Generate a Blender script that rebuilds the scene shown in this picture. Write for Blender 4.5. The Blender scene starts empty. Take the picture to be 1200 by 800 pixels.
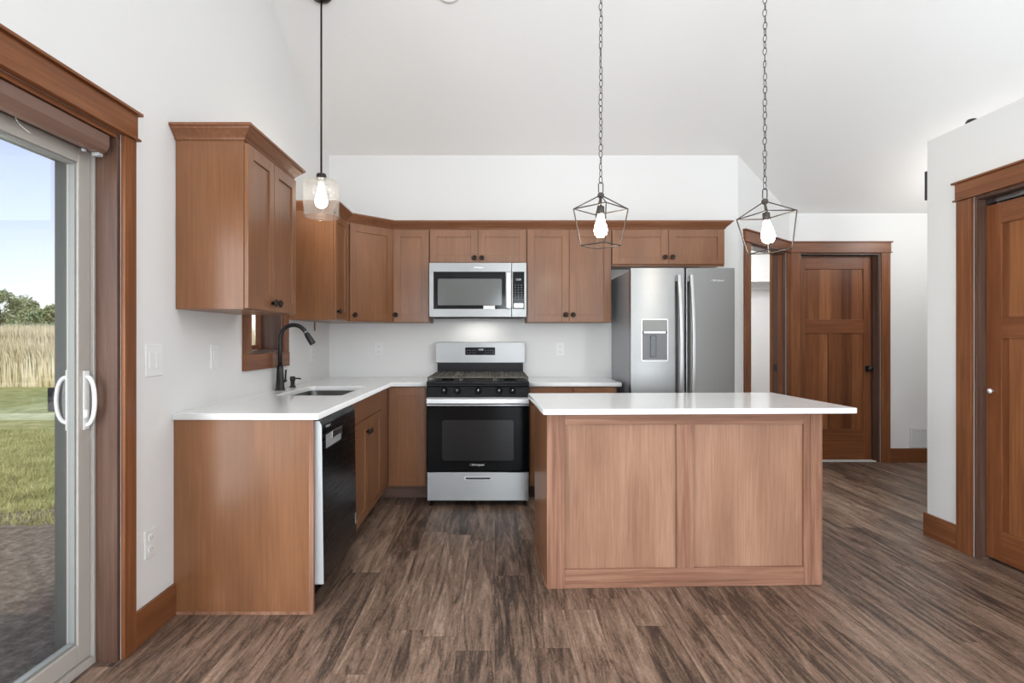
import bpy, bmesh, math, random
from mathutils import Vector, Matrix
random.seed(7)
PI = math.pi
C = bpy.context.scene.collection
S = bpy.context.scene

# ------------------------------------------------------------------ camera, world, sun, area lights, exposure
cd = bpy.data.cameras.new('camera'); cam = bpy.data.objects.new('camera', cd); C.objects.link(cam)
cam.location = (0, 0, 1.24); cam.rotation_euler = (PI/2, 0, 0)
cd.sensor_fit = 'HORIZONTAL'; cd.sensor_width = 36; cd.lens = 36*660/1200
cd.shift_x = 20/1200; cd.shift_y = -3/1200; cd.clip_start = .02; cd.clip_end = 400
S.camera = cam
S.view_settings.view_transform = 'Standard'; S.view_settings.look = 'None'
S.view_settings.gamma = 1; S.view_settings.use_curve_mapping = False
S.view_settings.exposure = 0.26

w = bpy.data.worlds.new('world'); S.world = w; w.use_nodes = True
nt = w.node_tree; bg = nt.nodes['Background']
sky = nt.nodes.new('ShaderNodeTexSky'); sky.sky_type = 'NISHITA'; sky.sun_disc = False
sky.sun_elevation = math.radians(38); sky.sun_rotation = math.radians(170); sky.air_density = 1.0; sky.dust_density = 0.35; sky.ozone_density = 1.6
tint = nt.nodes.new('ShaderNodeMix'); tint.data_type = 'RGBA'; tint.blend_type = 'MULTIPLY'; tint.inputs[0].default_value = 1
tint.inputs[7].default_value = (.97, .96, 1.06, 1); hs = nt.nodes.new('ShaderNodeHueSaturation'); hs.inputs['Saturation'].default_value = .62
nt.links.new(sky.outputs[0], hs.inputs['Color']); nt.links.new(hs.outputs[0], tint.inputs[6]); nt.links.new(tint.outputs[2], bg.inputs[0]); bg.inputs[1].default_value = 0.16

def light(name, kind, loc, rot, energy, color=(1,1,1), size=None):
    l = bpy.data.lights.new(name, kind); l.energy = energy; l.color = color
    if kind == 'AREA': l.shape = 'RECTANGLE'; l.size, l.size_y = size
    elif kind == 'POINT': l.shadow_soft_size = size
    o = bpy.data.objects.new(name, l); C.objects.link(o); o.location = loc; o.rotation_euler = rot
    return o
sun = light('sun', 'SUN', (0,0,20), (math.radians(50), 0, math.radians(12)), 2.9, (1,.96,.90)); sun.data.angle = math.radians(3)
# area panels for window daylight, some tilted up as ceiling fill (two behind the camera, one high on the right, the glass door); side rear and hall lights are added fill
DAY = (.885, .968, 1.045)
light('daylight_rear_a', 'AREA', (.45, -4.97, 1.35), (math.radians(110), 0, 0), 80, DAY, (.7, 2.0))
light('daylight_rear_b', 'AREA', (3.75, -4.97, 1.35), (math.radians(110), 0, 0), 95, DAY, (.5, 2.0))
light('fill_left_rear', 'AREA', (-1.42, -2.6, 1.40), (0, math.radians(-99), 0), 200, DAY, (2.0, 3.4))  # unseen fill panel added to brighten the room from the left rear
light('daylight_patio_door', 'AREA', (-1.74, 1.02, 1.05), (0, math.radians(-92), 0), 52, (.94,.98,1.0), (1.7, 1.3))
light('daylight_right_high', 'AREA', (6.45, .4, 3.45), (0, math.radians(95), 0), 60, DAY, (1.1, 2.8))
light('hall_fill_light', 'POINT', (4.3, 4.7, 2.35), (0,0,0), 15, (1,.98,.95), .15)  # unseen fill added to lift the dark hallway, no fixture modelled
light('fill_right_rear', 'AREA', (6.45, -3.1, 1.40), (0, math.radians(99), 0), 215, DAY, (2.0, 2.8))  # matching fill panel, added out of view at the right rear

# ------------------------------------------------------------------ materials
def s2l(c):
    return tuple(((v/255)/12.92 if v/255 <= .04045 else ((v/255+.055)/1.055)**2.4) for v in c)
def newmat(name):
    m = bpy.data.materials.new(name); m.use_nodes = True
    return m, m.node_tree, m.node_tree.nodes['Principled BSDF']
def plain(name, rgb, rough=.5, metal=0, bump=0, bscale=80, spec=None, coat=0, aniso=0):
    m, t, p = newmat(name)
    p.inputs['Base Color'].default_value = (*s2l(rgb), 1); p.inputs['Roughness'].default_value = rough
    p.inputs['Metallic'].default_value = metal
    if spec is not None: p.inputs['Specular IOR Level'].default_value = spec
    if coat: p.inputs['Coat Weight'].default_value = coat; p.inputs['Coat Roughness'].default_value = .08
    tc = t.nodes.new('ShaderNodeTexCoord')
    n = t.nodes.new('ShaderNodeTexNoise'); n.inputs['Scale'].default_value = bscale; n.inputs['Detail'].default_value = 3
    t.links.new(tc.outputs['Object'], n.inputs['Vector'])
    mr = t.nodes.new('ShaderNodeMapRange'); mr.inputs['To Min'].default_value = max(rough-.03, 0); mr.inputs['To Max'].default_value = min(rough+.03, 1)
    t.links.new(n.outputs['Fac'], mr.inputs['Value']); t.links.new(mr.outputs[0], p.inputs['Roughness'])
    if bump:
        b = t.nodes.new('ShaderNodeBump'); b.inputs['Strength'].default_value = bump; b.inputs['Distance'].default_value = .002
        t.links.new(n.outputs['Fac'], b.inputs['Height']); t.links.new(b.outputs[0], p.inputs['Normal'])
    return m
def wood(name, dark, mid, lite, rough=.35, axis='z', fine=1.0, board=None, coat=.0, blotch=.35):
    m, t, p = newmat(name); N = t.nodes; L = t.links
    tc = N.new('ShaderNodeTexCoord'); oi = N.new('ShaderNodeObjectInfo')
    add = N.new('ShaderNodeVectorMath'); add.operation = 'MULTIPLY_ADD'
    comb = N.new('ShaderNodeCombineXYZ')
    for i in range(3): L.new(oi.outputs['Random'], comb.inputs[i])
    L.new(comb.outputs[0], add.inputs[0]); add.inputs[1].default_value = (13, 7, 19); L.new(tc.outputs['Object'], add.inputs[2])
    def mapped(long, cross):
        mp = N.new('ShaderNodeMapping'); s = [cross]*3; s['xyz'.index(axis)] = long
        mp.inputs['Scale'].default_value = s; L.new(add.outputs[0], mp.inputs[0]); return mp
    g = N.new('ShaderNodeTexNoise'); g.inputs['Scale'].default_value = 1; g.inputs['Detail'].default_value = 6; g.inputs['Roughness'].default_value = .65; g.inputs['Distortion'].default_value = .6
    L.new(mapped(2.0*fine, 55*fine).outputs[0], g.inputs['Vector'])
    b = N.new('ShaderNodeTexNoise'); b.inputs['Scale'].default_value = 1; b.inputs['Detail'].default_value = 3
    L.new(mapped(1.2, 5).outputs[0], b.inputs['Vector'])
    mx = N.new('ShaderNodeMix'); mx.data_type = 'FLOAT'; mx.inputs[0].default_value = blotch
    L.new(g.outputs['Fac'], mx.inputs[2]); L.new(b.outputs['Fac'], mx.inputs[3])
    val = mx.outputs[0]
    if board:
        # glued-up boards of differing tone, edges along the grain
        sx = N.new('ShaderNodeSeparateXYZ'); L.new(add.outputs[0], sx.inputs[0])
        mu = N.new('ShaderNodeMath'); mu.operation = 'DIVIDE'; mu.inputs[1].default_value = board
        ad = N.new('ShaderNodeMath'); ad.operation = 'ADD'
        L.new(sx.outputs[0 if axis != 'x' else 2], ad.inputs[0]); L.new(sx.outputs[1 if axis != 'y' else 2], ad.inputs[1])
        L.new(ad.outputs[0], mu.inputs[0])
        wn = N.new('ShaderNodeTexWhiteNoise'); wn.noise_dimensions = '1D'
        fl = N.new('ShaderNodeMath'); fl.operation = 'FLOOR'; L.new(mu.outputs[0], fl.inputs[0]); L.new(fl.outputs[0], wn.inputs['W'])
        m2 = N.new('ShaderNodeMix'); m2.data_type = 'FLOAT'; m2.inputs[0].default_value = .33
        L.new(val, m2.inputs[2]); L.new(wn.outputs['Value'], m2.inputs[3]); val = m2.outputs[0]
    cr = N.new('ShaderNodeValToRGB'); e = cr.color_ramp.elements
    e[0].position = .28; e[0].color = (*s2l(dark), 1); e[1].position = .72; e[1].color = (*s2l(lite), 1)
    k = e.new(.5); k.color = (*s2l(mid), 1)
    L.new(val, cr.inputs[0]); L.new(cr.outputs[0], p.inputs['Base Color'])
    p.inputs['Roughness'].default_value = rough; p.inputs['Specular IOR Level'].default_value = .28
    if coat: p.inputs['Coat Weight'].default_value = coat; p.inputs['Coat Roughness'].default_value = .2; p.inputs['Coat IOR'].default_value = 1.6
    bp = N.new('ShaderNodeBump'); bp.inputs['Strength'].default_value = .12; bp.inputs['Distance'].default_value = .001
    L.new(g.outputs['Fac'], bp.inputs['Height']); L.new(bp.outputs[0], p.inputs['Normal'])
    return m
def steel(name, rgb, rough=.30, aniso=.85, tang='Z'):
    m, t, p = newmat(name); N = t.nodes; L = t.links
    p.inputs['Base Color'].default_value = (*s2l(rgb), 1); p.inputs['Metallic'].default_value = 1
    p.inputs['Anisotropic'].default_value = aniso; p.inputs['Anisotropic Rotation'].default_value = .25
    tg = N.new('ShaderNodeTangent'); tg.direction_type = 'RADIAL'; tg.axis = tang; L.new(tg.outputs[0], p.inputs['Tangent'])
    tc = N.new('ShaderNodeTexCoord'); mp = N.new('ShaderNodeMapping'); mp.inputs['Scale'].default_value = (3, 3, 500)
    n = N.new('ShaderNodeTexNoise'); n.inputs['Scale'].default_value = 1; n.inputs['Detail'].default_value = 2
    L.new(tc.outputs['Object'], mp.inputs[0]); L.new(mp.outputs[0], n.inputs['Vector'])
    mr = N.new('ShaderNodeMapRange'); mr.inputs['To Min'].default_value = rough-.05; mr.inputs['To Max'].default_value = rough+.07
    L.new(n.outputs['Fac'], mr.inputs['Value']); L.new(mr.outputs[0], p.inputs['Roughness'])
    return m
def emit(name, rgb, strength):
    m = bpy.data.materials.new(name); m.use_nodes = True; t = m.node_tree
    t.nodes.remove(t.nodes['Principled BSDF']); e = t.nodes.new('ShaderNodeEmission')
    e.inputs[0].default_value = (*rgb, 1); e.inputs[1].default_value = strength
    t.links.new(e.outputs[0], t.nodes['Material Output'].inputs[0]); return m
def thin_glass(name, tint=(1,1,1), gloss=.06, rough=.02, milky=0):
    m = bpy.data.materials.new(name); m.use_nodes = True; t = m.node_tree; N = t.nodes; L = t.links
    N.remove(N['Principled BSDF'])
    tr = N.new('ShaderNodeBsdfTransparent'); tr.inputs[0].default_value = (*tint, 1)
    gl = N.new('ShaderNodeBsdfGlossy'); gl.inputs['Roughness'].default_value = rough
    lw = N.new('ShaderNodeLayerWeight'); lw.inputs[0].default_value = .3
    ml = N.new('ShaderNodeMath'); ml.operation = 'MULTIPLY_ADD'; ml.inputs[1].default_value = .22; ml.inputs[2].default_value = gloss
    L.new(lw.outputs['Fresnel'], ml.inputs[0]); ml.use_clamp = True
    mx = N.new('ShaderNodeMixShader'); L.new(ml.outputs[0], mx.inputs[0]); L.new(tr.outputs[0], mx.inputs[1]); L.new(gl.outputs[0], mx.inputs[2])
    out = mx
    if milky:
        tl = N.new('ShaderNodeBsdfTranslucent'); tl.inputs[0].default_value = (1,1,1,1)
        m2 = N.new('ShaderNodeMixShader'); m2.inputs[0].default_value = milky
        L.new(mx.outputs[0], m2.inputs[1]); L.new(tl.outputs[0], m2.inputs[2]); out = m2
    L.new(out.outputs[0], N['Material Output'].inputs[0]); return m

M = {}
M['wall'] = plain('wall_paint', (224,223,221), .75, bump=.05, bscale=250)
M['ceiling'] = plain('ceiling_paint', (242,241,239), .85, bump=.5, bscale=120)
M['cab'] = wood('cabinet_wood', (110,71,44), (129,86,56), (149,102,69), .36, coat=.25, fine=1.4, blotch=.55)
M['cabx'] = wood('cabinet_wood_rail', (110,71,44), (129,86,56), (149,102,69), .36, coat=.25, axis='x', fine=1.4, blotch=.55)
M['crown'] = wood('crown_wood', (106,68,46), (130,86,60), (152,107,79), .35, axis='x', fine=1.2)
M['island'] = wood('island_panel_wood', (128,92,72), (156,117,94), (182,142,117), .45, fine=1.8, blotch=.55)
M['island_f'] = wood('island_frame_wood', (98,64,48), (140,100,79), (180,138,114), .45, fine=.8, blotch=.4)
M['island_fx'] = wood('island_rail_wood', (98,64,48), (140,100,79), (180,138,114), .45, axis='x', fine=.8, blotch=.4)
M['trim'] = wood('trim_wood', (92,54,31), (120,73,44), (148,97,62), .33, fine=.9)
M['trimx'] = wood('trim_wood_x', (92,54,31), (120,73,44), (148,97,62), .33, axis='x', fine=.9)
M['trimy'] = wood('trim_wood_y', (92,54,31), (120,73,44), (148,97,62), .33, axis='y', fine=.9)
M['jamb'] = wood('jamb_wood', (70,48,39), (93,69,58), (114,90,77), .3, fine=.9)
M['doorw'] = wood('door_wood', (84,46,26), (122,74,44), (160,106,66), .35, fine=.8, board=.11)
M['doorf'] = wood('door_frame_wood', (92,52,30), (118,70,42), (142,92,58), .35, fine=.8)
M['doorfx'] = wood('door_rail_wood', (92,52,30), (118,70,42), (142,92,58), .35, axis='x', fine=.8)
M['quartz'] = plain('white_quartz', (243,243,242), .14, bscale=30)
M['steel'] = steel('brushed_steel', (142,142,141), .33)
M['steel_dk'] = steel('dark_steel', (150,150,152), .3)
M['steel_side'] = plain('grey_fridge_side', (158,160,164), .4, .3)
M['handle'] = steel('handle_steel', (176,176,175), .3, .3)
M['blackst'] = steel('black_stainless', (66,66,68), .25, .5)
M['dwside'] = plain('light_grey_metal', (188,192,194), .4, .4)
M['black'] = plain('black_enamel', (15,15,16), .3, spec=.15)
M['blackglass'] = plain('black_glass', (10,10,11), .08, spec=.12)
M['ovenglass'] = plain('oven_window_glass', (24,24,25), .1, spec=.3)
M['mwglass'] = plain('smoked_glass', (78,79,75), .12)
M['iron'] = plain('cast_iron', (82,76,66), .5, bump=.3, bscale=200)
M['bronze'] = plain('dark_bronze', (52,42,36), .4, .6)
M['pend'] = plain('pendant_grey_metal', (74,68,64), .45, .4)
M['matblack'] = plain('matte_black', (24,24,25), .45)
M['white_pl'] = plain('white_plastic', (228,228,226), .35)
M['slot'] = plain('socket_slot', (120,118,115), .5)
M['vinyl'] = plain('beige_vinyl', (174,168,161), .4)
M['vinyl_lt'] = plain('white_vinyl', (224,224,222), .35)
M['recess'] = plain('dispenser_grey', (112,113,115), .4)
M['bead'] = plain('grey_bead', (140,142,138), .5)
M['screen'] = plain('screen_frame_grey', (78,86,82), .55, bump=.3)
M['valance'] = plain('brown_valance', (116,88,76), .35)
M['glass'] = thin_glass('window_glass', gloss=.02)
M['shade'] = thin_glass('shade_glass', (.985,.985,.98), .05, .05, .015)
M['bulb'] = emit('bulb_glow', (1, .87, .70), 42)
M['lcd'] = emit('display_glow', (.8, .9, 1), .9)
M['logo'] = plain('logo_silver', (225,225,225), .3, .4)
M['logo_dk'] = plain('logo_grey', (110,110,112), .4, .3)
M['paper'] = plain('white_paper', (240,240,238), .7)
M['gap'] = plain('dark_gap', (22,17,14), .9)
M['toe'] = wood('toe_kick_wood', (84,62,54), (100,76,66), (118,92,80), .5, axis='x')
M['grasslawn'] = None

def floor_mat():
    m, t, p = newmat('vinyl_plank_floor'); N = t.nodes; L = t.links
    tc = N.new('ShaderNodeTexCoord'); sp = N.new('ShaderNodeSeparateXYZ'); L.new(tc.outputs['Object'], sp.inputs[0])
    dv = N.new('ShaderNodeMath'); dv.operation = 'DIVIDE'; dv.inputs[1].default_value = .152; L.new(sp.outputs[0], dv.inputs[0])
    fo = N.new('ShaderNodeMath'); fo.operation = 'FLOOR'; L.new(dv.outputs[0], fo.inputs[0])
    wn = N.new('ShaderNodeTexWhiteNoise'); wn.noise_dimensions = '1D'; L.new(fo.outputs[0], wn.inputs['W'])
    ya = N.new('ShaderNodeMath'); ya.operation = 'MULTIPLY_ADD'; ya.inputs[1].default_value = 1.22; L.new(wn.outputs['Value'], ya.inputs[0]); L.new(sp.outputs[1], ya.inputs[2])
    cb = N.new('ShaderNodeCombineXYZ'); L.new(ya.outputs[0], cb.inputs[0]); L.new(sp.outputs[0], cb.inputs[1])
    br = N.new('ShaderNodeTexBrick'); br.offset = 0; br.offset_frequency = 2; br.squash = 1
    br.inputs['Scale'].default_value = 1; br.inputs['Brick Width'].default_value = 1.22; br.inputs['Row Height'].default_value = .152
    br.inputs['Mortar Size'].default_value = .0006; br.inputs['Mortar Smooth'].default_value = .1
    br.inputs['Color1'].default_value = (0,0,0,1); br.inputs['Color2'].default_value = (1,1,1,1); br.inputs['Mortar'].default_value = (.5,.5,.5,1)
    L.new(cb.outputs[0], br.inputs['Vector'])
    off = N.new('ShaderNodeVectorMath'); off.operation = 'MULTIPLY_ADD'; L.new(br.outputs['Color'], off.inputs[0])
    off.inputs[1].default_value = (9, 23, 5); L.new(tc.outputs['Object'], off.inputs[2])
    def nz(scale, det, dist=0, rough=.6):
        mp = N.new('ShaderNodeMapping'); mp.inputs['Scale'].default_value = scale; L.new(off.outputs[0], mp.inputs[0])
        n = N.new('ShaderNodeTexNoise'); n.inputs['Scale'].default_value = 1; n.inputs['Detail'].default_value = det
        n.inputs['Distortion'].default_value = dist; n.inputs['Roughness'].default_value = rough
        L.new(mp.outputs[0], n.inputs['Vector']); return n
    a = nz((17, 1.7, 1), 6, 1.2, .66); f = nz((120, 5, 1), 4, .3, .7); c = nz((75, 30, 1), 5, 1.5, .75)
    def mix(x, y, k):
        q = N.new('ShaderNodeMix'); q.data_type = 'FLOAT'; q.inputs[0].default_value = k; L.new(x, q.inputs[2]); L.new(y, q.inputs[3]); return q.outputs[0]
    v = mix(a.outputs['Fac'], f.outputs['Fac'], .30); v = mix(v, c.outputs['Fac'], .22)
    bw = N.new('ShaderNodeRGBToBW'); L.new(br.outputs['Color'], bw.inputs[0]); v = mix(v, bw.outputs[0], .08)
    cr = N.new('ShaderNodeValToRGB'); e = cr.color_ramp.elements
    e[0].position = .385; e[0].color = (*s2l((50,42,37)), 1); e[1].position = .615; e[1].color = (*s2l((166,142,124)), 1)
    for pos, col in ((.445,(80,64,54)), (.49,(112,91,77)), (.55,(138,114,97))):
        k = e.new(pos); k.color = (*s2l(col), 1)
    L.new(v, cr.inputs[0])
    mm = N.new('ShaderNodeMix'); mm.data_type = 'RGBA'; L.new(br.outputs['Fac'], mm.inputs[0]); L.new(cr.outputs[0], mm.inputs[6])
    mm.inputs[7].default_value = (*s2l((48,36,30)), 1); L.new(mm.outputs[2], p.inputs['Base Color'])
    mr = N.new('ShaderNodeMapRange'); mr.inputs['To Min'].default_value = .34; mr.inputs['To Max'].default_value = .5
    L.new(f.outputs['Fac'], mr.inputs['Value']); L.new(mr.outputs[0], p.inputs['Roughness'])
    bp = N.new('ShaderNodeBump'); bp.inputs['Strength'].default_value = .15; bp.inputs['Distance'].default_value = .001
    L.new(v, bp.inputs['Height']); L.new(bp.outputs[0], p.inputs['Normal'])
    return m
M['floor'] = floor_mat()
def ground_mat(name, cols, scale):
    m, t, p = newmat(name); N = t.nodes; L = t.links
    tc = N.new('ShaderNodeTexCoord'); n = N.new('ShaderNodeTexNoise'); n.inputs['Scale'].default_value = scale; n.inputs['Detail'].default_value = 8; n.inputs['Roughness'].default_value = .7
    L.new(tc.outputs['Object'], n.inputs['Vector']); cr = N.new('ShaderNodeValToRGB'); e = cr.color_ramp.elements
    e[0].position = .3; e[0].color = (*s2l(cols[0]), 1); e[1].position = .7; e[1].color = (*s2l(cols[2]), 1); k = e.new(.5); k.color = (*s2l(cols[1]), 1)
    L.new(n.outputs['Fac'], cr.inputs[0]); L.new(cr.outputs[0], p.inputs['Base Color']); p.inputs['Roughness'].default_value = .95; p.inputs['Specular IOR Level'].default_value = 0
    b = N.new('ShaderNodeBump'); b.inputs['Strength'].default_value = .8; b.inputs['Distance'].default_value = .03; L.new(n.outputs['Fac'], b.inputs['Height']); L.new(b.outputs[0], p.inputs['Normal'])
    return m
M['lawn'] = ground_mat('lawn_grass', ((132,140,92), (164,170,116), (196,200,146)), 3)
M['dirt'] = ground_mat('bare_dirt', ((88,86,78), (126,123,112), (166,162,150)), 14)
M['reed'] = ground_mat('dry_tall_grass', ((198,184,144), (226,214,178), (240,232,206)), 2)
M['leaf'] = ground_mat('tree_leaves', ((124,140,104), (152,166,128), (182,192,156)), 1.5)
M['bark'] = ground_mat('tree_bark', ((70,60,50), (90,78,66), (110,98,84)), 8)

# ------------------------------------------------------------------ mesh helpers
class B:
    def __init__(s): s.v = []; s.f = []; s.sm = []
    def box(s, x0, x1, y0, y1, z0, z1):
        if x0 > x1: x0, x1 = x1, x0
        if y0 > y1: y0, y1 = y1, y0
        if z0 > z1: z0, z1 = z1, z0
        n = len(s.v)
        s.v += [(x0,y0,z0),(x1,y0,z0),(x1,y1,z0),(x0,y1,z0),(x0,y0,z1),(x1,y0,z1),(x1,y1,z1),(x0,y1,z1)]
        for q in ((0,3,2,1),(4,5,6,7),(0,1,5,4),(1,2,6,5),(2,3,7,6),(3,0,4,7)): s.f.append(tuple(n+i for i in q)); s.sm.append(False)
        return s
    def prism(s, poly, axis, a, b, smooth=False):
        # poly: ring of 2D points in the plane across the axis; extruded from a to b
        n = len(s.v); k = len(poly)
        def P(p, t):
            return {'x': (t, p[0], p[1]), 'y': (p[0], t, p[1]), 'z': (p[0], p[1], t)}[axis]
        for t in (a, b): s.v += [P(p, t) for p in poly]
        s.f.append(tuple(range(n, n+k))); s.sm.append(False)
        s.f.append(tuple(range(n+2*k-1, n+k-1, -1))); s.sm.append(False)
        for i in range(k):
            j = (i+1) % k; s.f.append((n+i, n+k+i, n+k+j, n+j)); s.sm.append(smooth)
        return s
    def tube(s, pts, r, n=10, closed=False, smooth=True):
        pts = [Vector(p) for p in pts]; k = len(pts); rs = r if isinstance(r, (list, tuple)) else [r]*k
        def tan(i):
            if closed: return (pts[(i+1)%k]-pts[i-1]).normalized()
            return (pts[min(i+1,k-1)]-pts[max(i-1,0)]).normalized()
        t0 = tan(0); up = Vector((0,0,1)) if abs(t0.z) < .9 else Vector((1,0,0)); nrm = t0.cross(up).normalized(); base = len(s.v)
        for i in range(k):
            t = tan(i); nrm = (nrm - t*nrm.dot(t)).normalized(); bi = t.cross(nrm)
            for j in range(n):
                a = 2*PI*j/n; s.v.append(tuple(pts[i] + (nrm*math.cos(a)+bi*math.sin(a))*rs[i]))
        for i in range(k if closed else k-1):
            i2 = (i+1) % k
            for j in range(n):
                j2 = (j+1) % n; s.f.append((base+i*n+j, base+i*n+j2, base+i2*n+j2, base+i2*n+j)); s.sm.append(smooth)
        if not closed:
            s.f.append(tuple(base+j for j in range(n-1,-1,-1))); s.sm.append(False)
            s.f.append(tuple(base+(k-1)*n+j for j in range(n))); s.sm.append(False)
        return s
    def lathe(s, prof, c=(0,0,0), axis='z', n=24, smooth=True):
        base = len(s.v); k = len(prof)
        for r, h in prof:
            for j in range(n):
                a = 2*PI*j/n; x, y = r*math.cos(a), r*math.sin(a)
                p = {'z': (x,y,h), 'y': (x,h,-y), 'x': (h,x,y)}[axis]
                s.v.append((c[0]+p[0], c[1]+p[1], c[2]+p[2]))
        for i in range(k-1):
            for j in range(n):
                j2 = (j+1) % n; s.f.append((base+i*n+j, base+i*n+j2, base+(i+1)*n+j2, base+(i+1)*n+j)); s.sm.append(smooth)
        if prof[0][0] > 1e-6: s.f.append(tuple(base+j for j in range(n-1,-1,-1))); s.sm.append(False)
        if prof[-1][0] > 1e-6: s.f.append(tuple(base+(k-1)*n+j for j in range(n))); s.sm.append(False)
        return s
    def sweep(s, path, prof, closed=False):
        # horizontal polyline path [(x,y)], profile [(outward, z)]; outward = right of travel; mitred
        k = len(path); base = len(s.v); m = len(prof)
        P = [Vector((p[0], p[1])) for p in path]
        for i in range(k):
            d1 = (P[i]-P[i-1]).normalized() if i > 0 else (P[1]-P[0]).normalized()
            d2 = (P[i+1]-P[i]).normalized() if i < k-1 else d1
            n1 = Vector((d1.y, -d1.x)); n2 = Vector((d2.y, -d2.x)); b = (n1+n2).normalized(); b = b/max(b.dot(n1), .2)
            for o, z in prof: q = P[i]+b*o; s.v.append((q.x, q.y, z))
        for i in range(k-1):
            for j in range(m):
                j2 = (j+1) % m; s.f.append((base+i*m+j, base+i*m+j2, base+(i+1)*m+j2, base+(i+1)*m+j)); s.sm.append(False)
        s.f.append(tuple(base+j for j in range(m-1,-1,-1))); s.sm.append(False)
        s.f.append(tuple(base+(k-1)*m+j for j in range(m))); s.sm.append(False)
        return s
def mk(name, b, mat, parent=None, loc=(0,0,0), rot=0, bev=0, bseg=2):
    me = bpy.data.meshes.new(name); me.from_pydata(b.v, [], b.f)
    for i, p in enumerate(me.polygons): p.use_smooth = b.sm[i]
    bm = bmesh.new(); bm.from_mesh(me); bmesh.ops.recalc_face_normals(bm, faces=bm.faces); bm.to_mesh(me); bm.free()
    me.materials.append(M[mat] if isinstance(mat, str) else mat)
    o = bpy.data.objects.new(name, me); C.objects.link(o); o.location = loc
    o.rotation_euler = rot if isinstance(rot, (tuple, list)) else (0, 0, rot)
    if parent: o.parent = parent
    if bev:
        md = o.modifiers.new('bevel', 'BEVEL'); md.width = bev; md.segments = bseg; md.limit_method = 'ANGLE'; md.angle_limit = math.radians(40)
    return o
def tag(o, label, cat, group=None):
    o['label'] = label; o['category'] = cat
    if group: o['group'] = group
    return o
def thing(name, label, cat, loc=(0,0,0), rot=0, group=None):
    o = bpy.data.objects.new(name, None); C.objects.link(o); o.location = loc; o.rotation_euler = (0,0,rot); o.empty_display_size = .1
    return tag(o, label, cat, group)
def struct(name, b, mat, label=None, parent=None, **k):
    o = mk(name, b, mat, parent, **k)
    if not parent:
        o['kind'] = 'structure'
        if label: o['label'] = label
    return o
def sempty(name, label, loc=(0,0,0), rot=0):
    o = bpy.data.objects.new(name, None); C.objects.link(o); o.location = loc; o.rotation_euler = (0,0,rot); o['kind'] = 'structure'; o['label'] = label
    return o
def from_curve(name, cu, mat, parent, loc=(0,0,0), rot=(0,0,0)):
    t = bpy.data.objects.new('tmp', cu); C.objects.link(t); dg = bpy.context.evaluated_depsgraph_get(); dg.update()
    me = bpy.data.meshes.new_from_object(t.evaluated_get(dg)); bpy.data.objects.remove(t)
    me.name = name; me.materials.clear(); me.materials.append(M[mat])
    o = bpy.data.objects.new(name, me); C.objects.link(o); o.location = loc; o.rotation_euler = rot
    if parent: o.parent = parent
    return o
def slab(name, rings, z0, z1, mat, bev=.003, parent=None, loc=(0,0,0), rot=(0,0,0)):
    cu = bpy.data.curves.new('c', 'CURVE'); cu.dimensions = '2D'; cu.fill_mode = 'BOTH'; cu.extrude = (z1-z0)/2-bev; cu.bevel_depth = bev; cu.bevel_resolution = 2; cu.offset = -bev
    for r in rings:
        sp = cu.splines.new('POLY'); sp.points.add(len(r)-1); sp.use_cyclic_u = True
        for i, p in enumerate(r): sp.points[i].co = (p[0], p[1], 0, 1)
    R = Matrix.Rotation(rot[2], 3, 'Z')
    return from_curve(name, cu, mat, parent, (loc[0], loc[1], loc[2]+(z0+z1)/2), rot)
def rrect(x0, x1, y0, y1, r, n=6, rev=False):
    o = []
    for cx, cy, a in ((x1-r,y1-r,0),(x0+r,y1-r,90),(x0+r,y0+r,180),(x1-r,y0+r,270)):
        for i in range(n+1):
            t = math.radians(a+90*i/n); o.append((cx+r*math.cos(t), cy+r*math.sin(t)))
    return o[::-1] if rev else o
def text(name, body, size, mat, parent, loc, rot, extrude=.0004, align='CENTER'):
    cu = bpy.data.curves.new('t', 'FONT'); cu.body = body; cu.size = size; cu.extrude = extrude; cu.align_x = align; cu.align_y = 'CENTER'
    return from_curve(name, cu, mat, parent, loc, rot)
def brand(parent, loc, rot, size, mat='logo'):
    # swoosh ring to the left of the word; local text frame
    o = text('logo', 'Whirlpool', size, mat, parent, loc, rot)
    pts = [(-size*2.15 + size*.62*math.cos(2*PI*i/28), size*.30*math.sin(2*PI*i/28), .0004) for i in range(28)]
    b = B().tube(pts, size*.022, 5, closed=True)
    r = mk('logo_ring', b, mat, o)
    return o

# ------------------------------------------------------------------ room shell
XL, YB, YH, XR, YE = -1.448, 4.92, 5.66, 2.733, 3.56     # left wall, kitchen wall, hall wall, right partition face, its end
XO, YR = 6.5, -5.0                                        # outer right wall, rear wall
SL = .462; RY = .3                                         # roof slope, ridge position
def zc(y): return 2.843 + SL*(YB-y) if y >= RY else 2.843 + SL*(YB-RY) - SL*(RY-y)
TW = .16
struct('floor', B().box(XL-TW, XO+TW, YR-TW, 7.9, -.08, 0), 'floor', 'dark brown streaked vinyl plank floor')
# ceiling slabs (two slopes) and flat lid over the closet behind
b = B()
b.prism([(YH+.1, zc(YH+.1)), (YH+.1, zc(YH+.1)+.12), (RY, zc(RY)+.12), (YR-TW, zc(YR-TW)+.12), (YR-TW, zc(YR-TW)), (RY, zc(RY))], 'x', XL-TW, XO+TW)
struct('ceiling', b, 'ceiling', 'white vaulted textured ceiling')
def gable(b, x0, x1, y0, y1, z0):      # wall piece whose top follows the ceiling
    ring = [(y0, z0), (y1, z0), (y1, zc(y1)+.03)]
    if y0 < RY < y1: ring.append((RY, zc(RY)+.03))
    ring.append((y0, zc(y0)+.03)); b.prism(ring, 'x', x0, x1)
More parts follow.
